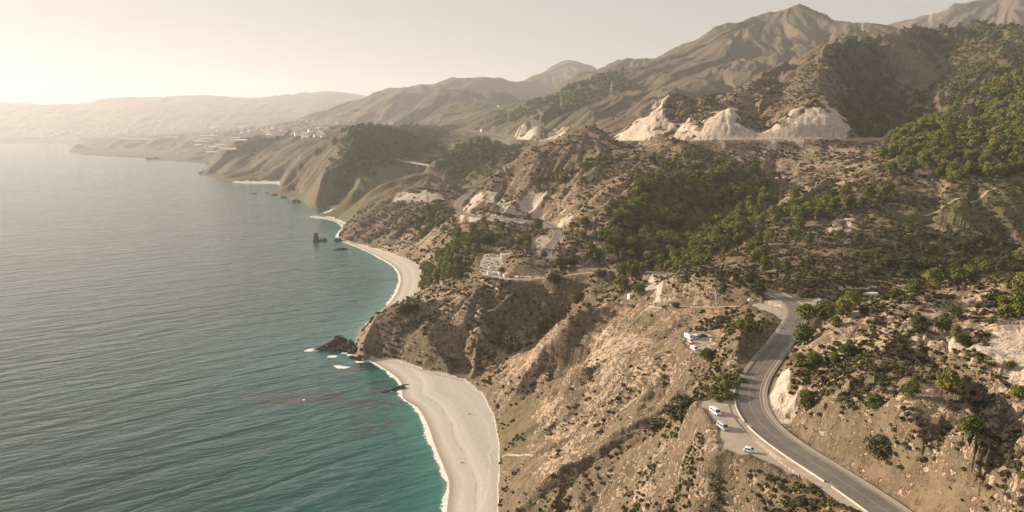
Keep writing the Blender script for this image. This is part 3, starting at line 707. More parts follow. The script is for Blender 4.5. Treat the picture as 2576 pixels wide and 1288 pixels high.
    B.put(b.inputs['Normal'], B.bump(hgt, 1.0, 0.9))
    return m
def o3(*a): return np.stack([x.astype(np.float32) for x in a], -1)
farness = np.clip((YY-900)/1600, 0, 1)
shore01 = np.clip(dshore/60, 0, 1)
V = np.stack([XX, YY, ZZ], -1).reshape(-1, 3)
deep = (ZZ < -6); km = ~(deep[:-1, :-1] & deep[1:, 1:] & deep[:-1, 1:] & deep[1:, :-1])
ca = o3(mk_beach, mk_pale, mk_bare, shore01).reshape(-1, 4)
cb = o3(mk_red, mk_green, mk_dry, mk_grav).reshape(-1, 4)
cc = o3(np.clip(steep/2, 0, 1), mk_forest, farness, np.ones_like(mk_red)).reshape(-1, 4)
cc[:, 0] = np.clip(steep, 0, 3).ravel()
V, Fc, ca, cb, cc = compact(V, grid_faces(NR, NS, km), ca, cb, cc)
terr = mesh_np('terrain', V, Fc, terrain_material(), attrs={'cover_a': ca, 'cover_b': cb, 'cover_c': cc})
tag(terr, kind='structure')
# ------------------------------------------------------------------ sea
def sea_material():
    m, nt, b = mat('sea_water', 0.12, 0.5); B = NB(nt)
    P = B.pos(); A = B.attr('water'); s = B.sep(A.outputs['Color']); shore, foamy, dark = s
    nb = B.noise(P, .012, 3, .55)
    c = B.mix(B.step(nb, .35, .65), (.0,.030,.029), (.0,.042,.040))
    c = B.mix(B.step(shore, .0, .9, 1, 0), c, (.0,.085,.080))
    c = B.mix(B.step(shore, .0, .14, 1, 0), c, (.012,.15,.12))
    c = B.mix(B.step(shore, .0, .028, 1, 0), c, (.20,.22,.16))
    seaweed = B.step(B.math('ADD', B.noise(P, .03, 3, .6), B.math('MULTIPLY', dark, .25)), .62, .78)
    c = B.mix(B.math('MULTIPLY', seaweed, B.math('MULTIPLY', dark, .8)), c, (.022,.024,.026))
    fn = B.noise(P, .16, 4, .7); fn2 = B.noise(P, .9, 2, .6)
    fo = B.math('SUBTRACT', foamy, B.math('ADD', B.math('MULTIPLY', fn, 1.05), B.math('MULTIPLY', fn2, .45)))
    foam = B.step(fo, -.02, .06)
    c = B.mix(foam, c, (.82,.80,.76))
    B.put(b.inputs['Base Color'], c)
    B.put(b.inputs['Roughness'], B.math('ADD', B.math('MULTIPLY', foam, .5), B.step(B.noise(P, .006, 3, .6), .35, .65, .09, .14)))
    b.inputs['IOR'].default_value = 1.48
    # swell: long crests running one way, shorter waves on top, and ripples
    rot = math.radians(38)
    w1 = B.noise(B.scaled(P, (.016, .055, 1), rot), 1.0, 2, .4, .5)
    w2 = B.noise(B.scaled(P, (.07, .21, 1), rot-.2), 1.0, 2, .5, .5)
    w3 = B.noise(B.scaled(P, (.35, .9, 1), rot+.3), 1.0, 3, .55)
    calm = B.step(shore, .0, .25, .45, 1)
    h = B.math('ADD', B.math('MULTIPLY', w1, 4.2), B.math('ADD', B.math('MULTIPLY', w2, 1.5), B.math('MULTIPLY', w3, .3)))
    B.put(b.inputs['Normal'], B.bump(B.math('MULTIPLY', h, calm), 1.0, .62))
    return m
sS = np.linspace(-1.2, .55, 760); sL = np.linspace(math.log(90), math.log(15000), 900)
s_, l_ = np.meshgrid(sS, sL); y_ = np.exp(l_); x_ = s_*y_
ds, _ = seg_dist(x_, y_, coast)
inl = inside(x_, y_, land_poly)
foamy = np.zeros(x_.shape, np.float32)
for b_ in BEACHES[:3]:
    P_ = np.array([ptz(u, v, 0) for u, v in b_])
    d2, _ = seg_dist(x_, y_, P_, True); d2 = np.where(inside(x_, y_, P_), 0, d2)
    foamy = np.maximum(foamy, np.clip(1-d2/14, 0, 1))
width = np.where(y_ < 700, 6.0+5*perlin(x_/22, y_/22, 5), 7.5+3*perlin(x_/30, y_/30, 6))
foamy = foamy*np.clip(1.22-ds/width, 0, .98)
rocky = np.clip(1-ds/8.0, 0, 1)*0.82
foamy = np.maximum(foamy, rocky)
FOAMS = [(835,897,9,3),(862,924,10,3),(848,921,7,2.5),(790,880,11,4),(778,882,9,3),(905,908,7,5),(885,893,8,3),(868,888,6,2),(765,1005,2,1.5),(985,985,3,1),(955,990,3,1),(800,1092,0,0)]
for fu, fv, rx, ry in FOAMS:
    if rx:
        fx, fy, _ = ptz(fu, fv, 0)
        foamy = np.maximum(foamy, 1.15*np.clip(1.3-np.hypot((x_-fx)/rx, (y_-fy)/(ry*1.6)), 0, 1))
darkp = np.zeros(x_.shape, np.float32)
for fu, fv, rx, ry in [(760,1000,60,25),(930,1000,40,30),(940,1060,30,30),(860,960,50,20),(960,700,30,30),(920,920,40,20)]:
    fx, fy, _ = ptz(fu, fv, 0)
    darkp = np.maximum(darkp, np.clip(1.4-np.hypot((x_-fx)/rx, (y_-fy)/ry), 0, 1))
km = ~((inl & (ds > 25))[:-1, :-1] & (inl & (ds > 25))[1:, 1:] & (inl & (ds > 25))[1:, :-1] & (inl & (ds > 25))[:-1, 1:])
Vw = np.stack([x_, y_, np.zeros_like(x_)], -1).reshape(-1, 3)
wc = o3(np.clip(ds/220, 0, 1), foamy, darkp, np.ones_like(ds)).reshape(-1, 4)
Vw, Fw, wc = compact(Vw, grid_faces(len(sL), len(sS), km), wc)
sea = mesh_np('sea', Vw, Fw, sea_material(), attrs={'water': wc}); tag(sea, kind='structure')
# low ground beyond everything, so that no edge of the world shows
gm, _, gb = mat('far_ground'); gb.inputs['Base Color'].default_value = (.2,.15,.1,1)
# ------------------------------------------------------------------ roads
def ribbon(name, R, half, lift, m, off=0.0, kind='structure', parent=None, zoff=0.0):
    t = np.gradient(R[:, :2], axis=0); t /= np.linalg.norm(t, axis=1)[:, None]+1e-9
    nrm = np.stack([t[:, 1], -t[:, 0]], -1)
    a = R.copy(); b_ = R.copy()
    a[:, :2] += nrm*(off-half); b_[:, :2] += nrm*(off+half); a[:, 2] += lift; b_[:, 2] += lift
    V = np.stack([a, b_], 1).reshape(-1, 3)
    o = mesh_np(name, V, grid_faces(len(R), 2)[:, ::-1], m, parent)
    if kind: tag(o, kind=kind)
    return o
def asphalt(name, c0, c1):
    m, nt, b = mat(name, .85, .25); B = NB(nt); P = B.pos()
    n1 = B.noise(P, .09, 3, .6); n2 = B.noise(P, 1.2, 2, .6)
    B.put(b.inputs['Base Color'], B.mix(B.step(n2, .3, .7, 0, .3), B.mix(B.step(n1, .35, .65), c0, c1), (.05,.045,.04)))
    return m
ridx0 = int(np.hypot(R_near[:, 0]-LAYBY[0][4][0], R_near[:, 1]-LAYBY[0][4][1]).argmin())+3
M_asph = asphalt('asphalt', (.165,.145,.125), (.215,.19,.165))
M_hw = asphalt('highway_asphalt', (.2,.18,.16), (.26,.23,.2))
M_line, _, lb = mat('road_paint'); lb.inputs['Base Color'].default_value = (.42,.40,.37,1)
def gravel(name, c0, c1):
    m, nt, b = mat(name, .95, .1); B = NB(nt); P = B.pos()
    n1 = B.noise(P, .12, 4, .65); n2 = B.noise(P, 1.6, 2, .6)
    B.put(b.inputs['Base Color'], B.mix(B.step(n2, .3, .7, 0, .35), B.mix(B.step(n1, .3, .7), c0, c1), (.30,.24,.19)))
    B.put(b.inputs['Normal'], B.bump(n2, .5, .1))
    return m
M_grav = gravel('gravel', (.36,.31,.26), (.47,.41,.35)); M_dirt = gravel('dirt_track', (.36,.28,.20), (.46,.37,.275))
ribbon('road', R_near, 4.6, .0, M_asph)
ribbon('road_shoulder', R_near, 5.7, -.06, M_grav)
ribbon('road_verge', R_near[:ridx0], 1.6, -.10, M_grav, -7.0)
ribbon('road_marking', R_near, .11, .012, M_line, 4.0); ribbon('road_marking', R_near, .11, .012, M_line, -4.0)
ribbon('road_marking', R_near, .05, .012, M_line, 0.0)
ribbon('track', R_dirt, 2.4, -.02, M_dirt); ribbon('track', R_track, 2.2, -.02, M_dirt)
ribbon('highway', R_hwy, 11, .1, M_hw); ribbon('highway', R_far, 11, .3, M_hw)
def drape(name, uvs, half, m, lift=.12):
    P_ = [hit(u, v) for u, v in uvs]; R_ = catmull([p for p in P_ if p], 3.0)
    nrm = np.gradient(R_[:, :2], axis=0); nrm /= np.linalg.norm(nrm, axis=1)[:, None]+1e-9
    rows = []
    for k in (-1, 0, 1):
        q = R_.copy(); q[:, 0] += nrm[:, 1]*half*k; q[:, 1] -= nrm[:, 0]*half*k; q[:, 2] = ground(q[:, 0], q[:, 1])+lift; rows.append(q)
    zc_ = rows[1][:, 2]
    for q in rows: q[:, 2] = np.maximum(q[:, 2], zc_-.3)
    tag(mesh_np(name, np.stack(rows, 1).reshape(-1, 3), grid_faces(len(R_), 3)[:, ::-1], m), kind='structure')
drape('footpath', [(1206,704),(1235,720),(1262,732),(1288,742),(1262,762),(1225,786),(1190,806)], 1.1, gravel('footpath_earth', (.46,.37,.28), (.56,.46,.35)), .25)
drape('track', [(2072,730),(2140,726),(2200,722),(2270,718),(2330,716)], 1.8, M_dirt, .3)
drape('track', [(2320,545),(2400,505),(2480,485),(2576,468)], 1.1, M_dirt, .3)
drape('footpath', [(1262,1150),(1300,1146),(1340,1150)], .6, M_dirt)
# ------------------------------------------------------------------ haze
def haze():
    me = bpy.data.meshes.new('haze'); bm = bmesh.new()
    x0, x1, y0, y1, z0, z1 = -19500, 24500, -400, 22500, -16, 1480
    vs = [bm.verts.new(p) for p in [(x0,y0,z0),(x1,y0,z0),(x1,y1,z0),(x0,y1,z0),(x0,y0,z1),(x1,y0,z1),(x1,y1,z1),(x0,y1,z1)]]
    for q in [(3,2,1,0),(4,5,6,7),(0,1,5,4),(1,2,6,5),(2,3,7,6),(3,0,4,7)]: bm.faces.new([vs[i] for i in q])
    bm.to_mesh(me); bm.free()
    m = bpy.data.materials.new('haze'); m.use_nodes = True; nt = m.node_tree; nt.nodes.clear()
    o_ = nt.nodes.new('ShaderNodeOutputMaterial'); v = nt.nodes.new('ShaderNodeVolumePrincipled')
    v.inputs['Color'].default_value = (.84,.87,.93,1); v.inputs['Density'].default_value = HAZE; v.inputs['Anisotropy'].default_value = .3
    nt.links.new(v.outputs[0], o_.inputs['Volume'])
    me.materials.append(m)
    o = bpy.data.objects.new('haze', me); col.objects.link(o); tag(o, kind='stuff')
HAZE = 5.8e-5
haze()
# ------------------------------------------------------------------ plants
rng = np.random.default_rng(7); random.seed(7)
def foliage(name, c0, c1, c2, sc=.35):
    m, nt, b = mat(name, .8, .2); B = NB(nt)
    P = B.pos(); oi = nt.nodes.new('ShaderNodeObjectInfo')
    n1 = B.noise(P, .09, 2, .5); n2 = B.noise(P, sc*3, 2, .6)
    c = B.mix(B.step(n2, .35, .65), c0, c1)
    c = B.mix(B.math('MULTIPLY', B.step(B.math('ADD', n1, B.math('MULTIPLY', B.math('SUBTRACT', oi.outputs['Random'], .5), .3)), .45, .68), .8), c, c2)
    B.put(b.inputs['Base Color'], c)
    b.inputs['Subsurface Weight'].default_value = 0
    return m
M_pine = foliage('pine_needles', (.06,.075,.018), (.14,.155,.034), (.21,.20,.045))
M_pdark = foliage('dark_leaves', (.045,.055,.022), (.08,.095,.035), (.095,.095,.04))
M_bushg = foliage('green_bush_leaves', (.085,.095,.026), (.17,.17,.05), (.20,.18,.07))
M_bushd = foliage('dry_bush_leaves', (.068,.055,.034), (.13,.102,.063), (.10,.097,.045), .8)
M_bark, _, bb = mat('bark', .95); bb.inputs['Base Color'].default_value = (.13,.09,.06,1)
def crown_np(seed, lobes, leaves, leaf, rx=.42, rz=.5, cz=.55):
    """leaf clumps spread over uneven lobes; unit tree: height 1"""
    r = np.random.default_rng(seed); C = []; 
    for i in range(lobes):
        a = r.uniform(0, 2*PI); h = r.uniform(-1, 1); q = math.sqrt(max(0, 1-h*h))*r.uniform(.25, .75)
        C.append((math.cos(a)*q*rx, math.sin(a)*q*rx, cz+h*rz*.74, r.uniform(.16, .30)*(1.1 if i % 3 else 1.25)))
    C.append((0, 0, cz, .27))
    V = []
    for cx, cy, c_z, cr in C:
        n_ = int(leaves*(cr/.24)**2)
        d = r.normal(size=(n_, 3)); d /= np.linalg.norm(d, axis=1)[:, None]
        d[:, 2] = np.where(d[:, 2] < -.35, -d[:, 2]*.5, d[:, 2])
        p = np.array([cx, cy, c_z])+d*cr*r.uniform(.72, 1.08, (n_, 1))*np.array([1, 1, .85])
        t = np.cross(d+r.normal(size=d.shape)*.55, r.normal(size=d.shape)); t /= np.linalg.norm(t, axis=1)[:, None]
        nn = d+r.normal(size=d.shape)*.5; b_ = np.cross(nn, t); b_ /= np.linalg.norm(b_, axis=1)[:, None]
        s_ = leaf*r.uniform(.7, 1.4, (n_, 1))
        V.append(np.stack([p-t*s_, p+b_*s_*.9+nn*s_*.25, p+t*s_, p-b_*s_*.9+nn*s_*.25], 1).reshape(-1, 3))
    V = np.concatenate(V)
    return V, np.arange(len(V)).reshape(-1, 4)
def trunk_np(seed):
    r = np.random.default_rng(seed); V = []; Fc = []
    def tube(p0, p1, r0, r1, k=5):
        p0, p1 = np.array(p0), np.array(p1); d = p1-p0; d = d/np.linalg.norm(d)
        a = np.cross(d, [.3, .9, .1]); a /= np.linalg.norm(a); b_ = np.cross(d, a); base = sum(len(q) for q in V)
        for p, rr in ((p0, r0), (p1, r1)):
            V.append(np.array([p+(a*math.cos(2*PI*i/k)+b_*math.sin(2*PI*i/k))*rr for i in range(k)]))
        for i in range(k): Fc.append((base+i, base+(i+1) % k, base+k+(i+1) % k, base+k+i))
    l = r.uniform(-.04, .04, 2)
    tube((0, 0, -.08), (l[0], l[1], .35), .035, .026); tube((l[0], l[1], .35), (l[0]*1.8, l[1]*1.8, .72), .026, .012)
    for i in range(5):
        a = r.uniform(0, 2*PI); z = .28+.09*i
        tube((l[0], l[1], z), (math.cos(a)*.28, math.sin(a)*.28, z+.14), .013, .005, 4)
    return np.concatenate(V), np.array(Fc)
def data_mesh(name, V, Fc, m, smooth_=False):
    o = mesh_np(name, V, Fc, m, smooth_=smooth_); me = o.data; bpy.data.objects.remove(o); return me
pine_crowns = [data_mesh('crown', *crown_np(i, 15, 95, .042), M_pine) for i in range(6)]
dark_crowns = [data_mesh('crown', *crown_np(20+i, 14, 95, .042, rx=.5), M_pdark) for i in range(3)]
trunks = [data_mesh('trunk', *trunk_np(i), M_bark, True) for i in range(4)]
def bush_mesh(seed, m, name):
    V, Fc = crown_np(seed, 7, 34, .075, rx=.55, rz=.30, cz=.34); return data_mesh(name, V, Fc, m)
green_bushes = [bush_mesh(40+i, M_bushg, 'foliage') for i in range(3)]; dry_bushes = [bush_mesh(50+i, M_bushd, 'foliage') for i in range(4)]
def visible(x, y, z):
    """can the point be seen over the land in front of it?"""
    x, y, z = map(np.asarray, (x, y, z)); ok = np.ones(x.shape, bool)
    for t in np.linspace(.12, .992, 170)**.6:
        xx, yy, zz = x*t, y*t, H+(z-H)*t
        m = yy > Y0+2
        ok &= ~(m & (ground(xx, np.maximum(yy, Y0+1)) > zz+.3))
    return ok
def pixel(x, y, z):
    zc = y*CP-(z-H)*SP; yc = y*SP+(z-H)*CP
    return 1288+F*x/zc, 644-F*yc/zc, zc
# trees sighted one by one: (u, v of the foot, width seen, kind, label)
T = [
 (2380,990,60,'p','large round green pine on the bare slope beside the ravine'),(2292,1003,42,'p','green pine left of the largest round pine on the bare slope'),(2197,1030,40,'p','green pine standing alone above the pale road cutting'),
 (2437,1102,54,'p','yellow green pine near the fence of stakes in the ravine'),(2212,1150,58,'d','dark bushy tree above the pink rubble slope'),(2026,1035,48,'p','bright green tree at the edge of the pale cliff over the road bend'),
 (2008,922,34,'p','left one of a pair of pines above the straight of the road'),(2045,922,36,'p','right one of a pair of pines above the straight of the road'),
 (2022,868,50,'p','nearest pine of the clump beside the road at the upper bend'),(2028,812,46,'p','pine of the roadside clump touching the asphalt at the upper bend'),(2072,812,54,'p','broad pine in the middle of the clump at the upper bend'),(2120,800,42,'p','pine at the uphill end of the clump at the upper bend'),(2100,825,30,'p','small pine on the slope in front of the upper bend clump'),
 (2140,775,40,'p','pine beside the side track right of the upper bend'),
 (1716,1064,62,'d','big dark round tree at the left edge of the gravel lay-by'),(1777,912,34,'p','small pine just below the parked vans on the knoll'),(1838,975,46,'b',''),(1812,990,52,'b',''),(1790,1000,44,'b',''),(1805,965,40,'b',''),(1822,955,38,'b',''),(1860,940,34,'b',''),(1842,1000,36,'b',''),(1775,985,34,'b',''),(1828,1005,40,'b',''),(1800,1008,34,'b',''),(1862,962,32,'b',''),(1655,1075,44,'b2','low grey green thicket at the top of the shaded spur'),(1640,1082,34,'b2','lower half of the grey green thicket on the shaded spur'),(1850,955,40,'b',''),
 (1885,824,34,'p','green tree on top of the shaded rock beside the road'),(1862,830,24,'p','lower tree at the left of the shaded roadside rock'),
 (2315,832,34,'d','dark green tree among pale soil right of the near crest'),(2372,838,40,'p','pine in the middle of the pale soil basin'),(2398,800,30,'p','yellow green young pine at the top of the pale soil basin'),(2404,846,26,'p','small pine right of the basin pine'),(2420,868,34,'d','dark low tree above the pale badland cliff'),(2100,912,24,'p','small yellow tree left of a dark one on the near slope'),(2135,898,32,'d','dark low tree on the near slope right of a yellow one'),
 (2540,932,24,'p','small pine on the pale badland cliff'),(2565,1010,40,'p','pine at the right edge below the badland cliff'),(2560,800,60,'p','big pine at the right edge over the badland cliff'),(2522,790,46,'p','second pine from the right edge over the badland cliff'),(2495,770,40,'d','thin dark tree left of the big right edge pines'),(2572,740,50,'p','pine at the right edge on the near crest'),
 (2350,722,46,'p','light green pine between the near crest and the side valley'),(2405,722,48,'p','broad light green pine by the side valley crest'),(2445,715,40,'p','light green pine right of the broad one by the side valley'),(2480,690,34,'p','pine at the foot of the citrus terrace'),(2300,745,40,'p','light green pine behind the near crest beside a white roof'),(2250,748,22,'p','small pine just right of the white roofed shed'),(2570,665,40,'p','light green pine at the right edge above the side valley'),
 (1905,742,34,'d','dark tree where the road goes behind the round knoll'),(1885,715,28,'d','dark tree on the shoulder of the round knoll'),(1700,775,18,'d','dark bush tree at the foot of the pale knoll face'),
 (1370,828,28,'p','lone pine in the shaded gully above the tan spur'),(1450,765,34,'p','lone light green tree in the shaded gully below the dirt road'),(1480,780,18,'p','small pine in the gully under the road'),(1562,735,40,'p','pine of the gully clump below the main road'),(1590,705,44,'p','tall pine beside the main road over the gully'),(1615,690,28,'p','pine rising above the main road'),(1608,745,30,'p','pine at the foot of the pale knoll'),(1565,700,34,'p','pine under the road edge in the gully clump'),
 (1392,716,32,'d','large dark tree at the end of the row of parked cars'),(1262,690,18,'p','single pine beside the car park'),(1178,830,14,'d','small dark tree on the shaded headland slope'),(1022,786,26,'d','dark tree on the headland ridge above the cliff'),(1045,778,16,'d','low dark bush beside the headland ridge tree'),
 (1485,648,34,'p','pine on the tan rise inside the road loop'),(1466,608,26,'p','pine beside the pale outcrop near the forest'),(1472,572,26,'p','round pine on the slope right of the pale knob'),(1353,582,28,'p','round pine at the inside of the hairpin road'),(1224,616,34,'d','big dark tree below the roadside cars'),(1198,616,16,'d','dark tree left of the big one below the roadside cars'),(1310,622,26,'p','pine inside the bend above the car park'),(1368,652,20,'p','yellow tree at the lower end of the roadside lay-by'),
 (1410,680,32,'p','pine between the knoll and the road loop'),(1440,672,30,'d','dark pine right of the shaded knoll'),(1505,655,24,'p','small pine on the tan rise'),(1508,700,22,'d','dark tree beside the upper main road'),
 (1920,650,30,'p',''),(1900,665,34,'p',''),(1905,630,36,'p',''),(1885,645,30,'p',''),(1925,680,34,'p','lowest pine of the clump on the slope above the round knoll'),(1975,682,28,'p','lone pine right of the clump above the round knoll'),
 (2035,618,26,'p','lone round pine left of the small pink cliff'),(2112,606,28,'p','round pine below the small pink cliff'),(2158,612,26,'p','tall narrow pine right of the small pink cliff'),(2010,585,26,'p','pine left on the slope before the pink cliff'),(1990,600,24,'p',''),
 (2242,440,30,'p','lone pine left of the hillside wood'),(2290,440,34,'p','pine at the left edge of the hillside wood'),(2180,505,34,'p',''),(2135,520,30,'p',''),(2100,530,30,'p',''),(2075,520,26,'p',''),(2225,500,30,'p',''),
 (1955,560,22,'p',''),(1935,600,24,'p',''),(2060,545,22,'p',''),
]
trees = []   # x, y, z, height, kind, label, group
for u, v, wd, k, lab in T:
    h_ = hit(u, v)
    if h_ is None: continue
    x, y, z = h_; _, _, zc = pixel(x, y, z); size = wd/F*zc
    trees.append((x, y, z, size*(1.0 if k != 'b' else .8), k, lab, 1))
# woods: scattered by density over the covered ground
# (what counts is even cover on the ground, so candidates are drawn per square metre)
def scatter(n_, y0, y1, size_fn, dens_fn):
    yy = np.sqrt(rng.uniform(y0*y0, y1*y1, n_)); ss = rng.uniform(-.86, .80, n_); xx = ss*yy
    b_ = lambda G: bil(G, ss, np.log(yy), S0, S1, L[0], L[-1])
    p = dens_fn(b_, xx, yy); ok = rng.uniform(0, 1, n_) < p
    return xx[ok], yy[ok]
wr_full = smooth(wroad*1.2).astype(np.float32)
def wood_d(b_, xx, yy):
    f = b_(mk_forest); clump = perlin(xx/45, yy/45, 91)+.5*perlin(xx/17, yy/17, 92)
    f2 = np.clip(f*(1.0+1.3*clump), 0, 1)*np.where(b_(wr_full) > .25, 0, 1)
    return np.where(f > .85, np.maximum(f2, .75), f2)
fx = []; fy = []
for y0, y1, per in ((300,700,40),(700,1250,56),(1250,2000,110),(2000,3600,170)):
    area_m = .8*(y1*y1-y0*y0)
    a_, b__ = scatter(int(area_m/per), y0, y1, None, wood_d); fx.append(a_); fy.append(b__)
fx = np.concatenate(fx); fy = np.concatenate(fy); fz = ground(fx, fy)
fh = np.where(fy < 700, rng.uniform(4.5, 8.5, len(fx)), rng.uniform(6, 13, len(fx)))
fh = np.where(fy > 2000, fh*1.5, fh)
grove = (fy < 800) & (fx > 260) & (bil(mk_green, fx/fy, np.log(fy), S0, S1, L[0], L[-1]) > .5)
okz = fz > 3; 
vis = visible(fx, fy, fz+fh*.8)
pu, pv, zc = pixel(fx, fy, fz+fh*.5)
vis &= okz & (pu > -40) & (pu < 2616) & (pv < 1320)
okn = vis | ((rng.uniform(0, 1, len(fx)) < .0))
fx, fy, fz, fh, grove, zc = [q[vis] for q in (fx, fy, fz, fh, grove, zc)]
order = np.argsort(-fh/zc)
n_ind = max(0, 300-sum(1 for t in trees if t[4] != 'b'))
def cluster_label(x, y, g):
    u, v, _ = pixel(x, y, ground(np.array([x]), np.array([y]))[0])
    if g: return 'round dark orchard tree in the terrace rows of the side valley', 'orchard trees on the terraces'
    if u > 2150 and v < 460: return 'sunlit pine in the hillside wood at the upper right', 'pines of the upper right hillside wood'
    if 1500 < u < 1960 and 420 < v < 700: return 'pine crowded in the dark wooded bowl beneath the highway', 'pines of the wooded bowl'
    if u > 1760: return 'pine scattered on the dry slope between bowl and terraces', 'pines scattered on the dry middle slope'
    if u < 1420 and v > 520: return 'small green tree on the cove slope above the middle beach', 'trees of the middle beach slope'
    return 'small pine in a loose line across the tan hill', 'pines on the tan hill'
def place_tree(x, y, z, h, k, lab, grp, i):
    e = bpy.data.objects.new('pine_tree' if k == 'p' else 'leafy_tree', None); col.objects.link(e)
    e.location = (x, y, z-.15); e.rotation_euler = (0, 0, random.uniform(0, 6.28)); wv = random.uniform(.95, 1.15) if k=='p' else 1.3
    e.scale = (h*wv, h*wv, h)
    for nm, me in (('trunk', trunks[i % 4]), ('crown', (pine_crowns[i % 6] if k == 'p' else dark_crowns[i % 3]))):
        o = bpy.data.objects.new(nm, me); col.objects.link(o); o.parent = e
    tag(e, lab, 'tree', grp)
nb = 0
for i, (x, y, z, h, k, lab, g) in enumerate(trees):
    if k == 'b2':
        o = bpy.data.objects.new('thicket', dry_bushes[i % 4]); col.objects.link(o); o.location = (x, y, z-.1); o.scale = (h, h, h*.7); tag(o, lab, 'bush'); continue
    if k == 'b':
        o = bpy.data.objects.new('green_bush', green_bushes[i % 3]); col.objects.link(o); o.location = (x, y, z-.1); o.scale = (h, h, h*.8)
        o.rotation_euler = (0, 0, i); tag(o, 'olive green bush in the mound of bushes left of the road bend', 'bush', 'bushes mounded beside the road bend')
        nb += 1; continue
    if lab: place_tree(x, y, z, h, k, lab, None, i)
    else: place_tree(x, y, z, h, k, *cluster_label(x, y, False), i)
for j, q in enumerate(order[:n_ind]):
    place_tree(fx[q], fy[q], fz[q], fh[q]*1.05, 'd' if grove[q] else 'p', *cluster_label(fx[q], fy[q], grove[q]), j)
def merged(name, protos, xs, ys, zs, hs, wid, m, label=None, sq=1.0):
    Vs = []; Fs = []; base = 0; r = np.random.default_rng(3)
    which = r.integers(0, len(protos), len(xs))
    for p in range(len(protos)):
        V, Fc = protos[p]; ii = np.nonzero(which == p)[0]
        if len(ii) == 0: continue
        a = r.uniform(0, 6.28, len(ii)); c_, s_ = np.cos(a), np.sin(a)
        X = V[None, :, 0]*c_[:, None]-V[None, :, 1]*s_[:, None]; Y = V[None, :, 0]*s_[:, None]+V[None, :, 1]*c_[:, None]
        h = hs[ii][:, None]*wid; hz = hs[ii][:, None]*sq
        Q = np.stack([X*h+xs[ii][:, None], Y*h+ys[ii][:, None], V[None, :, 2]*hz+zs[ii][:, None]], -1)
        Vs.append(Q.reshape(-1, 3)); Fs.append((Fc[None]+(np.arange(len(ii))*len(V))[:, None, None]+base).reshape(-1, Fc.shape[1])); base += len(ii)*len(V)
    o = mesh_np(name, np.concatenate(Vs), np.concatenate(Fs), m, smooth_=False); tag(o, label, None, None, 'stuff'); return o
rest = order[n_ind:]; near_r = rest[fy[rest] < 1300]; far_r = rest[fy[rest] >= 1300]
lo = [crown_np(60+i, 9, 24, .075) for i in range(5)]; vlo = [crown_np(70+i, 5, 8, .13) for i in range(4)]
gr_r = near_r[grove[near_r]]; pn_r = near_r[~grove[near_r]]
if len(pn_r): merged('pine_wood', lo, fx[pn_r], fy[pn_r], fz[pn_r], fh[pn_r], 1.05, M_pine, 'dense pine wood filling the bowl and the right hillside')
if len(gr_r): merged('orchard_foliage', lo, fx[gr_r], fy[gr_r], fz[gr_r], fh[gr_r]*.7, 1.3, M_pdark)
if len(far_r): merged('distant_pine_wood', vlo, fx[far_r], fy[far_r], fz[far_r], fh[far_r]*.9, 1.2, M_pine, 'loose distant pine wood on the big hill and headlands')
# low scrub
def scrub_d(b_, xx, yy):
    n_ = perlin(xx/30, yy/30, 95)*.8+perlin(xx/9, yy/9, 96)*.5
    d = .42+n_*.9+.34*b_(mk_dense)-.10*b_(mk_bare)-.45*b_(mk_open)-.2*b_(mk_dry)+.2*b_(mk_green)
    d = d*(1-np.clip(b_(mk_beach)*2, 0, 1))*(1-.93*b_(mk_pale))*(1-np.clip(b_(mk_forest)*.6, 0, 1))
    return np.where(b_(wr_full) > .9, 0, np.clip(d, .0, 1)*(b_(mk_pale) < .55))
bx = []; by = []; bs = []
for y0, y1, per, s0, s1_ in ((116,260,.85,.45,1.8),(260,480,1.9,.6,2.2),(480,800,5,.9,2.9),(800,1500,14,1.3,4.0)):
    a_, b__ = scatter(int(.8*(y1*y1-y0*y0)/per), y0, y1, None, scrub_d)
    q = rng.uniform(0, 1, len(a_))**2.2; bx.append(a_); by.append(b__); bs.append(s0+(s1_-s0)*q)
bx, by, bs = map(np.concatenate, (bx, by, bs)); bz = ground(bx, by)
pu, pv, zc = pixel(bx, by, bz+.3)
vis = (bz > 2.6) & (pu > -60) & (pu < 2640) & (pv < 1340) & inside(bx, by, land_poly) & visible(bx, by, bz+.8)
bx, by, bs, bz, zc = [q[vis] for q in (bx, by, bs, bz, zc)]
o_ = np.argsort(-bs/zc); big = o_[:296]; rst = o_[296:]
for j, q in enumerate(big):
    o = bpy.data.objects.new('dry_bush', dry_bushes[j % 4] if j % 9 else green_bushes[j % 3]); col.objects.link(o)
    o.location = (bx[q], by[q], bz[q]-.05); s_ = bs[q]*1.25; o.scale = (s_, s_, s_*.85); o.rotation_euler = (0, 0, j)
    tag(o, 'low rounded bush on the scrubby ground nearest the viewer', 'bush', 'low bushes on the nearest slopes')
sp = [crown_np(80+i, 3, 9, .27, rx=.5, rz=.25, cz=.3) for i in range(5)]
gm_ = rng.uniform(0, 1, len(rst)) < np.clip(.14+.6*bil(mk_green, bx[rst]/by[rst], np.log(by[rst]), S0, S1, L[0], L[-1]), 0, 1)
M_straw = foliage('straw', (.26,.20,.11), (.36,.285,.165), (.20,.18,.09), .8)
st_ = (~gm_) & (rng.uniform(0, 1, len(rst)) < .2); gm2 = ~gm_ & ~st_
merged('dry_grass', sp, bx[rst][st_], by[rst][st_], bz[rst][st_]-.05, bs[rst][st_]*1.1, 1.0, M_straw, 'straw coloured dry grass tufts on the hillsides', .6)
merged('scrub', sp, bx[rst][gm2], by[rst][gm2], bz[rst][gm2]-.05, bs[rst][gm2]*1.25, 1.0, M_bushd, 'dry brown scrub covering the hillsides', .8)
merged('green_scrub', sp, bx[rst][gm_], by[rst][gm_], bz[rst][gm_]-.05, bs[rst][gm_]*1.25, 1.0, M_bushg, 'olive green scrub dotted over the hillsides', .85)
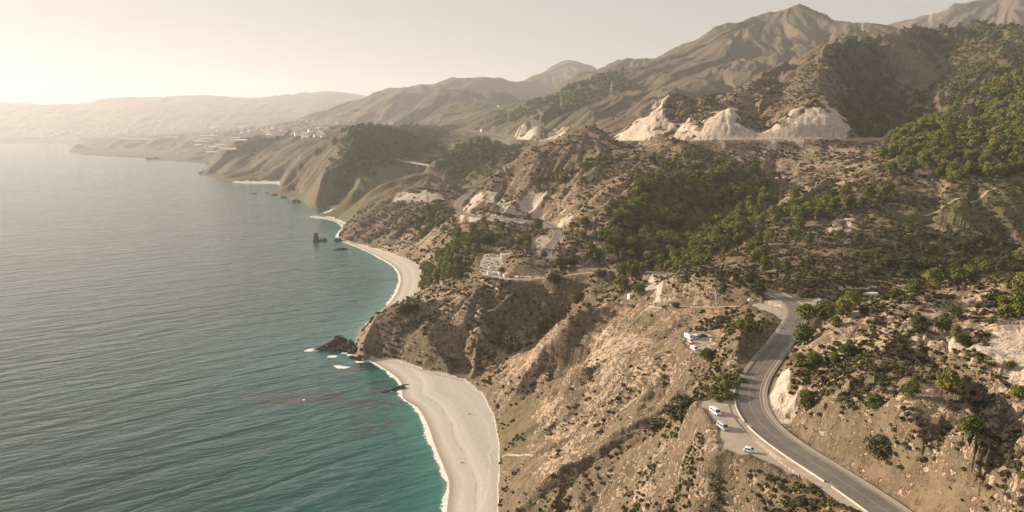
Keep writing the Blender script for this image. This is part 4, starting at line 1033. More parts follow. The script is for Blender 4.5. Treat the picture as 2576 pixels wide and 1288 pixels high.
# ------------------------------------------------------------------ bmesh helpers for built things
def plain(name, c, rough=.6, spec=.4, metal=0.0):
    m, nt, b = mat(name, rough, spec); b.inputs['Base Color'].default_value = (*c, 1); b.inputs['Metallic'].default_value = metal
    return m
M_white = plain('white_paint', (.80,.80,.78), .35, .5); M_silver = plain('silver_paint', (.42,.43,.44), .3, .5); M_grey = plain('grey_paint', (.14,.15,.16), .3, .5)
M_black = plain('black_paint', (.02,.02,.022), .3, .5); M_red = plain('red_paint', (.42,.035,.02), .35, .5); M_blue = plain('blue_paint', (.05,.10,.2), .3, .5); M_beige = plain('beige_paint', (.5,.44,.34), .4, .5)
M_glass = plain('dark_glass', (.02,.03,.035), .08, .6); M_tyre = plain('rubber', (.02,.02,.02), .9, .2); M_rim = plain('rim_metal', (.4,.4,.4), .4, .5, .6); M_lamp = plain('lamp_glass', (.7,.7,.65), .15, .6); M_lampr = plain('tail_lamp', (.35,.02,.02), .2, .6)
M_steel = plain('galvanised_steel', (.30,.30,.29), .5, .5, .5); M_conc = plain('concrete', (.29,.265,.235), .9, .2); M_wood = plain('weathered_wood', (.24,.19,.14), .9, .1)
def bm_obj(name, bm, m, parent=None, smooth_=False):
    me = bpy.data.meshes.new(name); bmesh.ops.recalc_face_normals(bm, faces=bm.faces); bm.to_mesh(me); bm.free()
    if smooth_:
        for p in me.polygons: p.use_smooth = True
    if m: me.materials.append(m)
    o = bpy.data.objects.new(name, me); col.objects.link(o)
    if parent: o.parent = parent
    return o
def box(bm, x0, x1, y0, y1, z0, z1, taper=1.0):
    vs = [bm.verts.new((x, y, z)) for z, k in ((z0, 1), (z1, taper)) for x, y in ((x0*k, y0*k), (x1*k, y0*k), (x1*k, y1*k), (x0*k, y1*k))]
    for q in ((3,2,1,0),(4,5,6,7),(0,1,5,4),(1,2,6,5),(2,3,7,6),(3,0,4,7)): bm.faces.new([vs[i] for i in q])
    return vs
def bar(bm, a, b, w_, k=4):
    a = Vector(a); b = Vector(b); d = (b-a).normalized(); s_ = d.orthogonal().normalized(); t = d.cross(s_)
    r0 = [bm.verts.new(a+(s_*math.cos(2*PI*i/k)+t*math.sin(2*PI*i/k))*w_) for i in range(k)]
    r1 = [bm.verts.new(b+(s_*math.cos(2*PI*i/k)+t*math.sin(2*PI*i/k))*w_) for i in range(k)]
    for i in range(k): bm.faces.new((r0[i], r0[(i+1) % k], r1[(i+1) % k], r1[i]))
    bm.faces.new(r0[::-1]); bm.faces.new(r1)
def empty(name, loc, rz=0.0, label=None, cat=None, group=None):
    o = bpy.data.objects.new(name, None); col.objects.link(o); o.location = loc; o.rotation_euler = (0, 0, rz)
    tag(o, label, cat, group); return o
def profile_body(bm, prof, hw, tumble):
    """side outline (x, z, width factor) swept across the width, narrowing upwards, edges rounded"""
    L_ = [bm.verts.new((x, hw*w_, z)) for x, z, w_ in prof]; R_ = [bm.verts.new((x, -hw*w_, z)) for x, z, w_ in prof]
    n_ = len(prof)
    for i in range(n_): bm.faces.new((L_[i], L_[(i+1) % n_], R_[(i+1) % n_], R_[i]))
    bm.faces.new(L_[::-1]); bm.faces.new(R_)
def wheel(parent, x, y, r_=.32):
    bm = bmesh.new()
    bmesh.ops.create_cone(bm, cap_ends=True, segments=16, radius1=r_, radius2=r_, depth=.2)
    for v_ in bm.verts: v_.co = Vector((v_.co.x+x, v_.co.z+y, v_.co.y+r_))
    o = bm_obj('wheel', bm, M_tyre, parent)
    bm = bmesh.new(); bmesh.ops.create_cone(bm, cap_ends=True, segments=12, radius1=r_*.6, radius2=r_*.6, depth=.215)
    for v_ in bm.verts: v_.co = Vector((v_.co.x+x, v_.co.z+y, v_.co.y+r_))
    bm_obj('rim', bm, M_rim, o); return o
def quad(bm, *p): bm.faces.new([bm.verts.new(q) for q in p])
CARS = {}
def make_vehicle(kind):
    """lengths run along +x (front)"""
    root = empty({'car': 'parked_car', 'van': 'parked_van', 'camper': 'camper_van'}[kind], (0, 0, 0))
    if kind == 'car':
        Lh, hw = 2.15, .88
        prof = [(-2.1,.35,1),(-2.12,.75,1),(-1.95,.98,.97),(-1.55,1.42,.80),(-.9,1.5,.78),(.25,1.47,.78),(.95,1.0,.93),(1.85,.85,.95),(2.12,.62,1),(2.12,.33,1),(1.7,.25,1),(-1.7,.25,1)]
        side = [(-1.62,1.0),(-1.35,1.36),(.15,1.38),(.70,1.02)]; wsh = [(.98,1.0),(.34,1.44)]; rear = [(-1.93,1.02),(-1.6,1.38)]; wr, wx_ = .32, (-1.3, 1.3)
    elif kind == 'van':
        Lh, hw = 2.6, .96
        prof = [(-2.5,.35,1),(-2.52,1.2,1),(-2.42,1.85,.92),(-2.2,2.02,.9),(1.0,2.02,.9),(1.35,1.9,.9),(1.95,1.15,.97),(2.5,.95,.98),(2.6,.65,1),(2.58,.35,1),(2.1,.27,1),(-2.1,.27,1)]
        side = [(-2.2,1.2),(-2.15,1.72),(1.15,1.72),(1.6,1.2)]; wsh = [(1.98,1.16),(1.40,1.86)]; rear = [(-2.52,1.25),(-2.45,1.75)]; wr, wx_ = .34, (-1.55, 1.6)
    else:
        Lh, hw = 3.1, 1.08
        prof = [(-3.0,.45,1),(-3.02,2.5,1),(-2.85,2.72,.97),(1.3,2.78,.97),(1.75,2.6,.97),(2.0,2.05,.97),(2.05,1.85,.95),(2.45,1.25,.93),(2.95,1.05,.92),(3.1,.7,.93),(3.05,.38,.93),(2.5,.3,1),(-2.6,.32,1)]
        side = [(-2.2,1.35),(-2.2,1.95),(-.9,1.95),(-.9,1.35)]; wsh = [(2.44,1.28),(2.09,1.80)]; rear = [(-3.03,1.5),(-3.03,2.1)]; wr, wx_ = .36, (-1.8, 2.0)
    bm = bmesh.new(); profile_body(bm, prof, hw, .8)
    bmesh.ops.bevel(bm, geom=[e for e in bm.edges], offset=.05, segments=2, affect='EDGES', profile=.6)
    bm_obj('body', bm, M_white, root, True)
    def yw(z):    # half width of the shell at a height
        pz = sorted([(p[1], p[2]) for p in prof]); 
        for (z0, w0), (z1, w1) in zip(pz, pz[1:]):
            if z0 <= z <= z1 and z1 > z0: return hw*(w0+(w1-w0)*(z-z0)/(z1-z0))
        return hw*pz[-1][1]
    for s_ in (1, -1):
        bm = bmesh.new()
        segs = [(0, .5), (.52, 1)] if kind != 'camper' else [(0, 1)]
        (xa, za), (xb, zb), (xc, zc_), (xd, zd) = side
        for f0, f1 in segs:
            lo0, lo1 = xa+(xd-xa)*f0, xa+(xd-xa)*f1; hi0, hi1 = xb+(xc-xb)*f0, xb+(xc-xb)*f1
            k_ = .02
            quad(bm, (lo0, s_*(hw*(.955 if kind == 'car' else .975)+k_), za), (lo1, s_*(hw*(.955 if kind == 'car' else .975)+k_), zd), (hi1, s_*(hw*(.81 if kind == 'car' else .93 if kind == 'van' else 1.0)+k_), zc_), (hi0, s_*(hw*(.81 if kind == 'car' else .93 if kind == 'van' else 1.0)+k_), zb))
        bm_obj('side_window', bm, M_glass, root)
    bm = bmesh.new(); (xa, za), (xb, zb) = wsh; wa, wb = hw*.86, hw*(.70 if kind == 'car' else .82)
    quad(bm, (xa+.02, -wa, za+.03), (xa+.02, wa, za+.03), (xb+.03, wb, zb+.02), (xb+.03, -wb, zb+.02)); bm_obj('windscreen', bm, M_glass, root)
    bm = bmesh.new(); (xa, za), (xb, zb) = rear; quad(bm, (xa-.03, -wa, za), (xa-.03, wa, za), (xb-.03, wb, zb), (xb-.03, -wb, zb)); bm_obj('rear_window', bm, M_glass, root)
    for s_ in (1, -1):
        bm = bmesh.new(); box(bm, Lh-.12, Lh+.015, s_*hw*.68-.14, s_*hw*.68+.14, .58, .74); bm_obj('headlight', bm, M_lamp, root)
        bm = bmesh.new(); box(bm, -Lh+.0, -Lh+.12, s_*hw*.8-.1, s_*hw*.8+.1, .7, .95); bm_obj('tail_light', bm, M_lampr, root)
        for x in wx_: wheel(root, x, s_*(hw-.09), wr)
    if kind == 'camper':
        bm = bmesh.new(); box(bm, -1.9, -1.2, -.4, .4, 2.76, 2.9); bm_obj('roof_hatch', bm, M_grey, root)
        bm = bmesh.new(); box(bm, -.4, .9, -.5, .5, 2.77, 2.83); bm_obj('solar_panel', bm, M_black, root)
    CARS[kind] = root
    return root
def copy_tree(o, parent=None):
    c = o.copy(); col.objects.link(c); c.parent = parent
    for ch in list(o.children): copy_tree(ch, c)
    return c
used = {}
def vehicle(kind, x, y, z, rz, paint, label, group=None):
    if kind not in CARS: root = make_vehicle(kind)
    else: root = copy_tree(CARS[kind])
    root.location = (x, y, z); root.rotation_euler = (0, 0, rz); root['category'] = {'car': 'car', 'van': 'van', 'camper': 'camper'}[kind]; root['label'] = label
    if group: root['group'] = group
    elif 'group' in root: del root['group']
    for ch in root.children:
        if ch.name.startswith('body'):
            ch.material_slots[0].link = 'OBJECT'; ch.material_slots[0].material = paint
    return root
def at(u, v, z): return ptz(u, v, z)
def zroad_near(x, y):
    d = np.hypot(R_near[:, 0]-x, R_near[:, 1]-y); return R_near[d.argmin(), 2]
D2 = math.radians
# the three vehicles in the lay-by
vehicle('van', *at(1799,1040,99.93), D2(-74), M_white, 'white high-roofed van with dark windscreen, rearmost of the vehicles in the gravel lay-by')
vehicle('van', *at(1818,1078,99.93), D2(-75), M_silver, 'silver white van facing the viewer, middle vehicle of the gravel lay-by')
vehicle('car', *at(1887,1137,99.93), D2(-28), M_white, 'white car parked alone broadside at the near edge of the gravel lay-by')
# knoll parking
z_ = 86.93
vehicle('camper', *at(1733,852,z_), D2(-70), M_white, 'white camper, leftmost on the small knoll car park')
vehicle('van', *at(1748,850,z_), D2(100), M_white, 'white van beside the camper at the back of the knoll car park')
vehicle('car', *at(1738,862,z_), D2(-70), M_silver, 'silver car in the middle of the row on the knoll car park')
vehicle('car', *at(1738,870,z_), D2(-65), M_red, 'red car between pale cars on the knoll car park')
vehicle('van', *at(1746,880,z_), D2(-75), M_white, 'white van with dark rear at the front of the knoll car park')
vehicle('car', *at(1770,847,z_), D2(5), M_black, 'black car parked apart at the far right of the knoll car park')
vehicle('car', *at(1759,848,z_), D2(80), M_grey, 'dark grey car at the back of the knoll car park')
# gravel apron at the upper bend, track below the round knoll
vehicle('car', *at(1890,757,98.6), D2(20), M_white, 'small white car at the foot of the wooded knoll by the upper bend')
vehicle('car', *at(1925,756,99.4), D2(10), M_black, 'black car parked by the road at the upper bend')
vehicle('camper', *at(1655,770,83.8), D2(-8), M_white, 'long white camper on the narrow track below the pale knoll face')
vehicle('car', *at(1678,772,84.6), D2(-8), M_silver, 'silver car behind the camper on the narrow track below the pale face')
# car park above the middle beach
cp = [(1224,645,'van','w'),(1233,642,'van','s'),(1242,645,'van','s'),(1230,652,'car','s'),(1240,654,'car','w'),(1214,662,'car','w'),(1222,660,'car','s'),(1218,669,'car','w'),(1228,667,'car','s'),(1237,664,'car','g'),(1210,675,'car','k'),(1220,677,'car','s'),(1232,675,'van','w'),(1241,672,'car','s'),(1238,680,'car','w'),(1249,660,'car','s'),(1213,683,'car','g'),(1253,666,'car','k'),(1225,684,'car','s')]
pm = {'w': (M_white, 'white'), 's': (M_silver, 'silver'), 'g': (M_grey, 'grey'), 'k': (M_black, 'black'), 'b': (M_blue, 'blue')}
for i, (u, v, k, c_) in enumerate(cp):
    vehicle(k, *at(u, v, 60.43), D2(60+i*37 % 50), pm[c_][0], '%s %s parked in the crowded gravel car park above the middle beach' % (pm[c_][1], k), 'vehicles in the car park above the beach')
zr = 60.43
vehicle('camper', *at(1229,690,zr), D2(-80), M_white, 'white camper at the left end of the front row below the round knoll')
vehicle('camper', *at(1243,690,zr), D2(-85), M_white, 'white camper, second from the left in the front row below the round knoll')
vehicle('camper', *at(1257,692,zr), D2(-80), M_white, 'white camper, third from the left in the front row below the round knoll')
vehicle('van', *at(1269,696,zr), D2(-70), M_white, 'white van just left of the red van in the front row')
vehicle('van', *at(1287,699,zr), D2(-8), M_red, 'red van broadside in the front row below the round knoll')
vehicle('van', *at(1303,699,zr), D2(-75), M_beige, 'beige van just right of the red van')
vehicle('car', *at(1316,700,zr), D2(-20), M_silver, 'silver car right of the beige van in the front row')
vehicle('car', *at(1326,700,zr), D2(-10), M_white, 'white car, second right of the beige van in the front row')
vehicle('car', *at(1358,701,zr), D2(0), M_white, 'white car parked alone under the large dark tree at the row end')
vehicle('car', *at(1341,701,zr), D2(5), M_grey, 'grey car in the gap before the last white car of the row')
for i, (u, v, k, c_) in enumerate([(1355,606,'van','w'),(1352,614,'car','s'),(1356,622,'car','w'),(1351,627,'car','s'),(1362,632,'car','s'),(1357,637,'car','w')]):
    vehicle(k, *at(u, v, 67.73), D2(20+i*11), pm[c_][0], '%s %s in the small lay-by left of the loop of the road' % (pm[c_][1], k), 'vehicles in the lay-by of the road loop')
vehicle('car', *at(1381,596,67.9), D2(50), M_silver, 'silver car standing alone on the inner verge of the road loop')
for i, u in enumerate([1176,1183,1196,1206,1216,1226,1237,1247,1256,1268,1284,1296]):
    ua = np.array([(p[0], p[1], p[2]) for p in ROAD_NEAR]); k = 0
    v = float(np.interp(u, [1160,1190,1240,1290,1330], [535,543,549,554,556])); z = float(np.interp(u, [1160,1190,1240,1290,1330], [70,70,70,70,70]))
    x, y, _ = at(u, v-2.4, z)
    vehicle('van' if i in (2,5,8) else 'car', x, y, float(ground(np.array([x]), np.array([y]))[0])+.3, D2(170 if i % 3 else 165), (M_white, M_white, M_silver, M_white, M_grey)[i % 5], '%s in the line of vehicles along the road under the pale rounded bank' % ('van' if i in (2,5,8) else 'car'), 'vehicles lined along the road under the bank')
for i, (u, v) in enumerate([(1146,533),(1152,531),(1158,536)]):
    x, y, _ = at(u, v, 70); vehicle('car', x, y, float(ground(np.array([x]), np.array([y]))[0])+.25, D2(30*i), M_white, 'white car on the verge where the road bends behind the bank', 'white cars at the bend behind the bank')
# ------------------------------------------------------------------ roadside walls, rails
def wall_along(name, R, off, half, h0, h1, m, label, cat, u0, u1):
    Q = R[u0:u1]; t = np.gradient(Q[:, :2], axis=0); t /= np.linalg.norm(t, axis=1)[:, None]+1e-9; nrm = np.stack([t[:, 1], -t[:, 0]], -1)
    prof = [(off-half, h0), (off-half*.8, h1), (off+half*.8, h1), (off+half, h0)]
    V = np.stack([np.concatenate([Q[:, :2]+nrm*o_, Q[:, 2:3]+z], 1) for o_, z in prof], 1).reshape(-1, 3)
    o = mesh_np(name, V, grid_faces(len(Q), 4)[:, ::-1], m, smooth_=False)
    if label: tag(o, label, cat)
    return o
def ridx(u, v):
    p = np.array(hit(u, v)[:2]); return int(np.hypot(R_near[:, 0]-p[0], R_near[:, 1]-p[1]).argmin())
# which side is seawards (left in the picture when looking along the road away from us)
iA = 0; iB = ridx(1890,1030); iC = ridx(1895,955)
M_wall = gravel('whitewashed_masonry', (.42,.39,.34), (.56,.52,.46))
def notched(name, off, i0, i1, h1, label, step=14):
    """masonry parapet in long blocks with short gaps"""
    root = empty(name, tuple(R_near[(i0+i1)//2]), 0, label, 'wall'); base = Vector(root.location)
    for a in range(i0, i1, step):
        o = wall_along('wall_block', R_near, off, .18, -.4, h1, M_wall, None, None, a, min(a+step, i1)+0)
        if len(o.data.vertices) < 8: bpy.data.objects.remove(o); continue
        o.parent = root; o.location = -base
    return root
notched('parapet_wall', -5.2, iA, iC, .45, 'low whitewashed parapet between the road and the gravel lay-by')
wall_along('concrete_gutter', R_near, 6.3, .35, -.12, .03, M_conc, 'pale concrete gutter along the inner side of the near bend', 'gutter', iA, ridx(1985,800))
def rail(name, off, i0, i1, label):
    root = empty(name, tuple(R_near[(i0+i1)//2]), 0, label, 'guardrail'); base = Vector(root.location)
    o = wall_along('rail_beam', R_near, off, .06, .42, .74, M_steel, None, None, i0, i1); o.parent = root; o.location = -base
    Q = R_near[i0:i1]; t = np.gradient(Q[:, :2], axis=0); t /= np.linalg.norm(t, axis=1)[:, None]; nrm = np.stack([t[:, 1], -t[:, 0]], -1)
    for k in range(0, len(Q), 2):
        bm = bmesh.new(); p = Q[k]; q = (p[0]+nrm[k, 0]*off, p[1]+nrm[k, 1]*off)
        bar(bm, (q[0], q[1], p[2]-.4), (q[0], q[1], p[2]+.7), .07); po = bm_obj('rail_post', bm, M_steel, root); po.location = -base
i1_, i2_ = sorted((ridx(1990,770), ridx(1930,735))); rail('guardrail', 5.1, i1_, i2_, 'pale guardrail on the outside of the upper bend')
i1_, i2_ = sorted((ridx(1360,559), ridx(1398,603))); rail('guardrail', 5.1, i1_, i2_, 'pale guardrail around the outside of the road loop')
i1_, i2_ = sorted((ridx(1960,865), ridx(1899,945))); rail('guardrail', -5.1, i1_, i2_, 'guardrail on the left of the straight beside the bushes')
# stake fence in the ravine
fr = empty('stake_fence', hit(2540,1040), 0, 'short fence of wooden stakes stepping down the dark ravine at the right', 'fence'); fb = Vector(fr.location)
fpts = [hit(2500+8.5*i, 985+12.5*i) for i in range(10)]; last = None
for p in fpts:
    p = Vector(p)-fb; bm = bmesh.new(); bar(bm, p-Vector((0, 0, .3)), p+Vector((0, 0, 1.5)), .13); bm_obj('stake', bm, M_wood, fr)
    if last is not None:
        bm = bmesh.new(); bar(bm, last+Vector((0, 0, 1.3)), p+Vector((0, 0, 1.3)), .06); bar(bm, last+Vector((0, 0, .7)), p+Vector((0, 0, .7)), .06); bm_obj('fence_rail', bm, M_wood, fr)
    last = p
# ------------------------------------------------------------------ viaducts
def viaduct(name, A, Bp, half, npier, label, thick=2.2):
    A = Vector(A); Bp = Vector(Bp); mid = (A+Bp)/2; root = empty(name, mid, 0, label, 'bridge'); d = (Bp-A); n2 = Vector((-d.y, d.x, 0)).normalized()
    bm = bmesh.new(); vs = [bm.verts.new(p+n2*s_*half+Vector((0, 0, z))-mid) for p in (A, Bp) for s_ in (-1, 1) for z in (-thick, 0)]
    for q in ((0,1,3,2),(4,6,7,5),(0,4,5,1),(2,3,7,6),(1,5,7,3),(0,2,6,4)): bm.faces.new([vs[i] for i in q])
    bm_obj('deck', bm, M_conc, root)
    for s_ in (-1, 1):
        bm = bmesh.new(); a = A+n2*s_*(half-.3)-mid; b_ = Bp+n2*s_*(half-.3)-mid
        vs = [bm.verts.new(p+n2*k+Vector((0, 0, z))) for p in (a, b_) for k in (-.2, .2) for z in (.02, 1.1)]
        for q in ((0,1,3,2),(4,6,7,5),(0,4,5,1),(2,3,7,6),(1,5,7,3),(0,2,6,4)): bm.faces.new([vs[i] for i in q])
        bm_obj('parapet', bm, M_conc, root)
    for k in range(npier):
        p = A+d*((k+.7)/(npier+.4))
        for s_ in (-.55, .55):
            q = p+n2*s_*half; g = float(ground(np.array([q.x]), np.array([q.y]))[0])
            bm = bmesh.new(); bar(bm, (q.x-mid.x, q.y-mid.y, g-3-mid.z), (q.x-mid.x, q.y-mid.y, q.z-thick-mid.z), 1.5, 8); bm_obj('pier', bm, M_conc, root)
    return root
pA = list(hit(984,402)); pB = list(hit(1096,421))
pA[2] += 3; pB[2] += 2
viaduct('viaduct', pA, pB, 5.5, 4, 'pale road viaduct on slim piers crossing the wooded valley')
# ------------------------------------------------------------------ power pylons
def pylon_mesh():
    """lattice tower of unit height"""
    parts = {}
    bm = bmesh.new(); w0, w1 = .11, .018; t = .0032
    lv = [0, .2, .38, .54, .68, .80, .90, 1.0]; wd = lambda h_: w0+(w1-w0)*min(1, h_/.8) if h_ < .8 else w1
    cs4 = ((1,1),(-1,1),(-1,-1),(1,-1))
    for a, b_ in zip(lv, lv[1:]):
        for i in range(4):
            p, q = cs4[i], cs4[(i+1) % 4]
            bar(bm, (p[0]*wd(a), p[1]*wd(a), a), (p[0]*wd(b_), p[1]*wd(b_), b_), t)
            bar(bm, (p[0]*wd(a), p[1]*wd(a), a), (q[0]*wd(b_), q[1]*wd(b_), b_), t*.6)
            bar(bm, (p[0]*wd(b_), p[1]*wd(b_), b_), (q[0]*wd(b_), q[1]*wd(b_), b_), t*.6)
    me1 = bpy.data.meshes.new('lattice_mast'); bm.to_mesh(me1); bm.free(); me1.materials.append(M_steel)
    bm = bmesh.new()
    for z, l in ((.74, .14), (.84, .17), (.94, .12)):
        for s_ in (-1, 1):
            bar(bm, (0, 0, z+.025), (s_*l, 0, z), t*.7); bar(bm, (0, .018, z), (s_*l, 0, z), t*.7); bar(bm, (0, -.018, z), (s_*l, 0, z), t*.7)
    me2 = bpy.data.meshes.new('crossarms'); bm.to_mesh(me2); bm.free(); me2.materials.append(M_steel)
    return me1, me2
PM = pylon_mesh()
PY = [(2168,88,56,'lattice pylon on the saddle right of the main peak'),(2340,64,22,'tall lattice pylon on the skyline of the wooded hill, right of the saddle'),(1538,252,206,'lattice pylon halfway up the bare mountain ridge'),(1412,274,243,'lattice pylon on the green lower slope of the mountain'),
 (1490,309,284,'lattice pylon just above the dark rocky knoll'),(1278,312,284,'lattice pylon left of the distant pale road cutting'),(1047,322,295,'leftmost lattice pylon behind the wooded headland'),(1083,322,290,'lattice pylon of the cluster behind the headland, tallest'),(1098,322,294,'slim lattice pylon in the middle of the cluster behind the headland'),(1113,324,293,'rightmost lattice pylon of the cluster behind the headland')]
for u, v0, v1, lab in PY:
    h_ = hit(u, v0)
    if h_ is None: print('pylon miss', u, v0); continue
    x, y, z = h_; hh = (v0-v1)/F*math.hypot(y, z-H); e = empty('power_pylon', (x, y, z-.5), .4, lab, 'pylon'); e.scale = (hh, hh, hh)
    for me in PM:
        o = bpy.data.objects.new(me.name, me); col.objects.link(o); o.parent = e
# ------------------------------------------------------------------ sea rocks
def rock_material():
    m, nt, b = mat('sea_rock', .8, .35); B = NB(nt); P = B.pos(); n1 = B.noise(P, .5, 4, .65)
    B.put(b.inputs['Base Color'], B.mix(B.step(n1, .35, .65), (.03,.028,.025), (.10,.085,.07))); B.put(b.inputs['Normal'], B.bump(n1, 1, .5)); return m
M_rock = rock_material()
def rock(u, v, w_, d_, h_, seed, lean, label, rz=0.0, cat='rock', tp=.35):
    x, y, _ = ptz(u, v, 0); bm = bmesh.new(); bmesh.ops.create_icosphere(bm, subdivisions=4, radius=1)
    co = np.array([q.co[:] for q in bm.verts]); p = co*1.0
    nA = perlin(p[:, 0]*1.7+seed, p[:, 1]*1.7+p[:, 2]*1.3, seed)*.45+np.abs(perlin(p[:, 0]*4+p[:, 2]*2, p[:, 1]*4+seed, seed+1))*-.30+perlin(p[:, 0]*9+p[:, 2]*5, p[:, 1]*9, seed+2)*.10
    f = 1+nA; hz = np.clip(co[:, 2], -.4, 1)
    X = co[:, 0]*f*w_/2*(1-tp*np.clip(hz, 0, 1)**.6); Y_ = co[:, 1]*f*d_/2*(1-tp*np.clip(hz, 0, 1)**.6); Z = np.sign(co[:, 2])*np.abs(co[:, 2])**.8*f*h_
    X += lean*np.clip(Z, 0, None)
    c_, s_ = math.cos(rz), math.sin(rz)
    for q, a, b_, z in zip(bm.verts, X*c_-Y_*s_, X*s_+Y_*c_, Z): q.co = (a, b_, max(z, -2))
    o = bm_obj('sea_rock', bm, M_rock, None, False); o.location = (x, y, -.2); tag(o, label, cat); return o
rock(826,876,26,11,6,3,.9,'dark slanting rock in the sea, outermost of the headland rocks',.55)
rock(846,864,12,9,8,5,.3,'tall pointed block at the inner end of the outermost headland rock',.5)
rock(872,880,20,12,5.5,8,-.2,'broad dark rock between the outer rock and the headland cliff',.2)
rock(862,862,9,7,6,11,.2,'small upright dark rock behind the broad headland rock')
rock(893,888,14,10,6,14,.1,'dark rock wedged against the foot of the headland cliff')
rock(905,905,11,8,4,17,.1,'dark rock washed by foam at the beach side of the headland')
rock(812,880,9,6,3,71,.2,'low outermost fragment at the seaward tip of the headland rocks',.4)
rock(838,884,10,6,3,73,.1,'low dark block at the near side of the outermost headland rock',.2)
rock(884,872,9,8,7,75,-.1,'upright dark block against the headland behind the broad rock')
rock(888,900,8,5,2.5,77,0,'low wet rock in the foam between headland and near beach')
rock(795,607,14,11,19,21,.0,'tall dark sea stack standing offshore of the far beach', tp=.85)
rock(813,606,14,8,5,24,.3,'small jagged rock just right of the tall sea stack')
rock(803,607,9,5,1.5,33,0,'low rock joining the sea stack and the small jagged rock')
rock(850,606,20,10,5,27,.1,'low dark rocks at the tip between the two far beaches')
rock(862,627,30,7,2.6,29,0,'long flat dark reef just off the middle beach',.35)
rock(1003,978,14,4.5,2.2,36,.1,'dark rock rib running from the near beach into the water',.45)
rock(1022,969,13,3,1.0,38,0,'thin flat rock rib crossing the pebbles of the near beach',.15)
rock(982,983,6,4,1.2,41,0,'low rock awash off the near beach rib')
rock(966,986,7,4,.9,43,0,'outermost small rock awash off the near beach')
rock(640,487,16,10,2.5,51,0,'tiny dark rock out in the bay off the wooded headland')
rock(672,486,14,9,3,53,0,'tiny rock nearer the wooded headland, left of the tip')
rock(690,491,22,12,5,55,0,'dark rock touching the left foot of the wooded headland')
rock(712,497,22,12,5,57,0,'dark rock at the foot of the wooded headland, right of its neighbour')
rock(745,508,24,14,7,59,0,'dark boulder heap under the wooded headland ridge')
rock(373,401,40,20,14,61,0,'small far islet off the low distant point')
rock(392,401,70,22,15,63,0,'larger far islet touching the low distant point')
rock(512,437,50,26,14,65,0,'dark rocky tip of the far headland')
# boulders of the pink rubble slope
M_pink = plain('pink_stone', (.50,.36,.29), .95, .1)
V_, F_ = None, None
bm = bmesh.new(); bmesh.ops.create_icosphere(bm, subdivisions=1, radius=1); bv = np.array([q.co[:] for q in bm.verts]); bf = np.array([[w2.index for w2 in f.verts] for f in bm.faces]); bm.free()
protos = []
for k in range(4):
    r = np.random.default_rng(k); protos.append((bv*r.uniform(.55, 1.15, (len(bv), 1))*np.array([1, .8, .7]), bf))
bxs = []
for u, v in [(2120,1140),(2170,1160),(2210,1175),(2250,1185),(2290,1190),(2330,1195),(2200,1200),(2250,1210),(2300,1220),(2350,1225),(2380,1250),(2420,1260),(2150,1150),(2340,1250),(2440,1280),(2540,840),(2500,850),(2570,820)]:
    h_ = hit(u, v)
    for k in range(26): bxs.append((h_[0]+rng.normal()*2.8, h_[1]+rng.normal()*2.8))
for i_ in range(420):
    t_ = rng.uniform(0, 1); uu = np.interp(t_, [0,.2,.5,.8,1], [945,1005,1062,1120,1165]); vv = np.interp(t_, [0,.2,.5,.8,1], [900,910,932,944,957])
    q_ = ptz(uu, vv, 3); bxs.append((q_[0]+rng.normal()*1.5, q_[1]+abs(rng.normal())*3-1))
bxs = np.array(bxs); okb = bil(wr_full, bxs[:, 0]/bxs[:, 1], np.log(bxs[:, 1]), S0, S1, L[0], L[-1]) < .3; bxs = bxs[okb]
merged('rubble', protos, bxs[:, 0], bxs[:, 1], ground(bxs[:, 0], bxs[:, 1]), rng.uniform(.12, .55, len(bxs)), 1, M_pink, 'pink broken stones on the slope above the near road')
# driftwood specks on the beach
for u, v, lab in ((1182,1042,'dark driftwood piece on the upper part of the near beach'),(1163,1161,'dark driftwood piece on the lower part of the near beach')):
    x, y, _ = ptz(u, v, 2); z = float(ground(np.array([x]), np.array([y]))[0]); bm = bmesh.new()
    bar(bm, (-1.1, 0, .15), (1.0, .2, .2), .17, 6); bar(bm, (.2, .05, .2), (.9, -.6, .5), .09, 5); bar(bm, (-.4, 0, .2), (-.9, .5, .45), .07, 5)
    o = bm_obj('driftwood', bm, plain('dark_wood', (.05,.04,.035)), None); o.location = (x, y, z); tag(o, lab, 'driftwood')
# ------------------------------------------------------------------ buildings
M_house = plain('white_plaster', (.72,.68,.62), .9, .1); M_roof = plain('clay_tiles', (.45,.36,.30), .9, .1); M_plastic = plain('greenhouse_plastic', (.78,.76,.72), .5, .4)
def house_meshes():
    bm = bmesh.new(); box(bm, -.5, .5, -.35, .35, -.4, .42)
    a = bm.verts.new((-.5, 0, .6)); 
    me = bpy.data.meshes.new('wall'); bm.verts.remove(a); bm.to_mesh(me); bm.free(); me.materials.append(M_house)
    bm = bmesh.new(); P_ = [(-.55,-.4,.42),(.55,-.4,.42),(.55,.4,.42),(-.55,.4,.42),(-.3,0,.62),(.3,0,.62)]; vs = [bm.verts.new(p) for p in P_]
    for q in ((0,1,5,4),(2,3,4,5),(1,2,5),(3,0,4),(3,2,1,0)): bm.faces.new([vs[i] for i in q])
    m2 = bpy.data.meshes.new('roof'); bm.to_mesh(m2); bm.free(); m2.materials.append(M_roof)
    bm = bmesh.new()
    for x in (-.3, 0, .3):
        for s_ in (-1, 1): box(bm, x-.06, x+.06, s_*.352-.004, s_*.352+.004, .08, .26)
    m3 = bpy.data.meshes.new('windows'); bm.to_mesh(m3); bm.free(); m3.materials.append(M_glass)
    return me, m2, m3
HM = house_meshes()
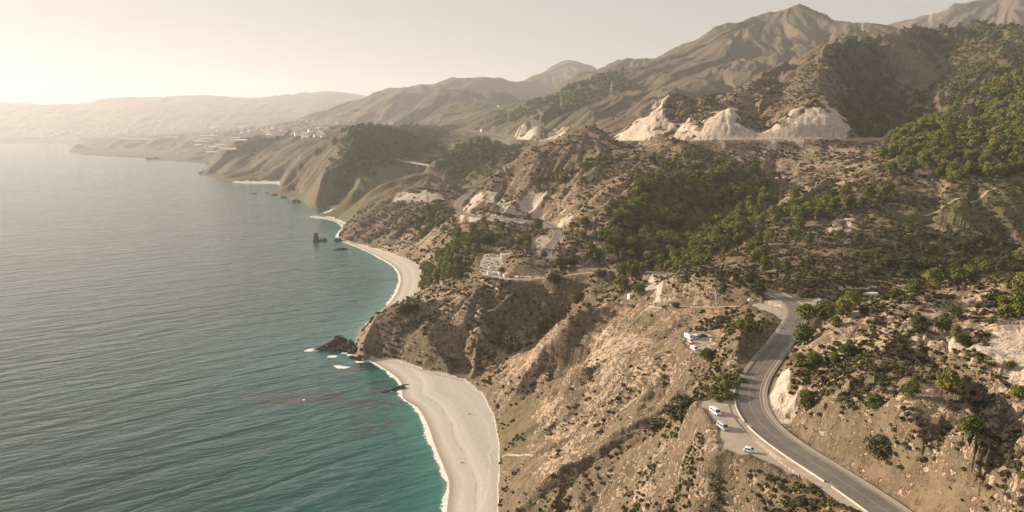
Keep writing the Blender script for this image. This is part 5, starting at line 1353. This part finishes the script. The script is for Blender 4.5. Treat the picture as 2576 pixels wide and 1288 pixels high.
def house(u, v, wd, label, group=None, win=False, hgt=None):
    h_ = hit(u, v)
    if h_ is None or h_[2] < 1.5: return
    x, y, z = h_; e = empty('house', (x, y, z), random.uniform(-.6, .6), label, 'house', group); e.scale = (wd, wd, hgt or wd*.8)
    for k, me in enumerate(HM[:3 if win else 2]):
        o = bpy.data.objects.new(me.name.replace('windows', 'window'), me); col.objects.link(o); o.parent = e
random.seed(5)
for i in range(230):
    u = random.uniform(60, 830); v = random.gauss(326+9*math.sin(u*.01), 7)+(400-u)*.018*(u < 400)
    house(u, v, random.uniform(18, 40), 'small pale building of the hazy town on the distant plain', 'buildings of the distant town')
for i in range(45):
    u = random.uniform(700, 900); v = random.gauss(311-(u-700)*.03, 4)
    house(u, v, random.uniform(12, 22), 'pale building climbing the foot of the distant mountain', 'buildings under the distant mountain')
for u, v, w_, lab in [(1243,325,22,'white house on the terraced rise left of the highway'),(1255,268,13,'white house high on the green mountainside'),(1215,330,20,'white house just above the far highway bend'),(1100,306,28,'pale farmhouse behind the wooded headland crest'),(985,312,26,'pale building at the top of the far headland'),(945,314,22,'small pale building left of the one on the headland top')]:
    house(u, v, w_, lab, None, True)
def shed(u, v, L_, W_, H_, rz, label, m=M_plastic, name='greenhouse', cat='greenhouse', group=None):
    h_ = hit(u, v)
    if h_ is None: return
    root = empty(name, h_, rz, label, cat, group)
    bm = bmesh.new(); box(bm, -L_/2, L_/2, -W_/2, W_/2, -1.5, H_); bm_obj('wall', bm, m, root)
    bm = bmesh.new(); vs = [bm.verts.new(p) for p in ((-L_/2,-W_/2-.2,H_),(L_/2,-W_/2-.2,H_),(L_/2,W_/2+.2,H_),(-L_/2,W_/2+.2,H_),(-L_/2,0,H_+W_*.12),(L_/2,0,H_+W_*.12))]
    for q in ((0,1,5,4),(2,3,4,5),(1,2,5),(3,0,4)): bm.faces.new([vs[i] for i in q])
    bm_obj('roof', bm, m, root)
gl = [(340,351,300),(430,346,130),(528,343,170),(513,356,160),(549,371,120),(560,366,90),(538,385,90),(601,356,80),(500,366,60),(575,378,70),(520,350,110),(590,348,70)]
for i, (u, v, l) in enumerate(gl): shed(u, v, l, 26, 5, D2((i*13) % 17-4), 'long white plastic greenhouse on the far coastal farmland', group='greenhouses on the far farmland')
shed(2190,745,8,4,2.2,D2(5),'long low shed with a flat white roof beyond the near crest', M_white, 'shed', 'shed')
shed(1585,748,3.2,3,2.4,.4,'small white hut on the crest of the tan spur', M_white, 'hut', 'hut')
shed(1270,646,9,5,3,.1,'low building with pale flat roof behind the car park', M_white, 'flat_roofed_hut', 'hut')
shed(1078,521,16,7,4,D2(8),'low pinkish building on the terrace above the green cove', plain('pink_plaster', (.55,.42,.35), .9, .1), 'terrace_house', 'house')
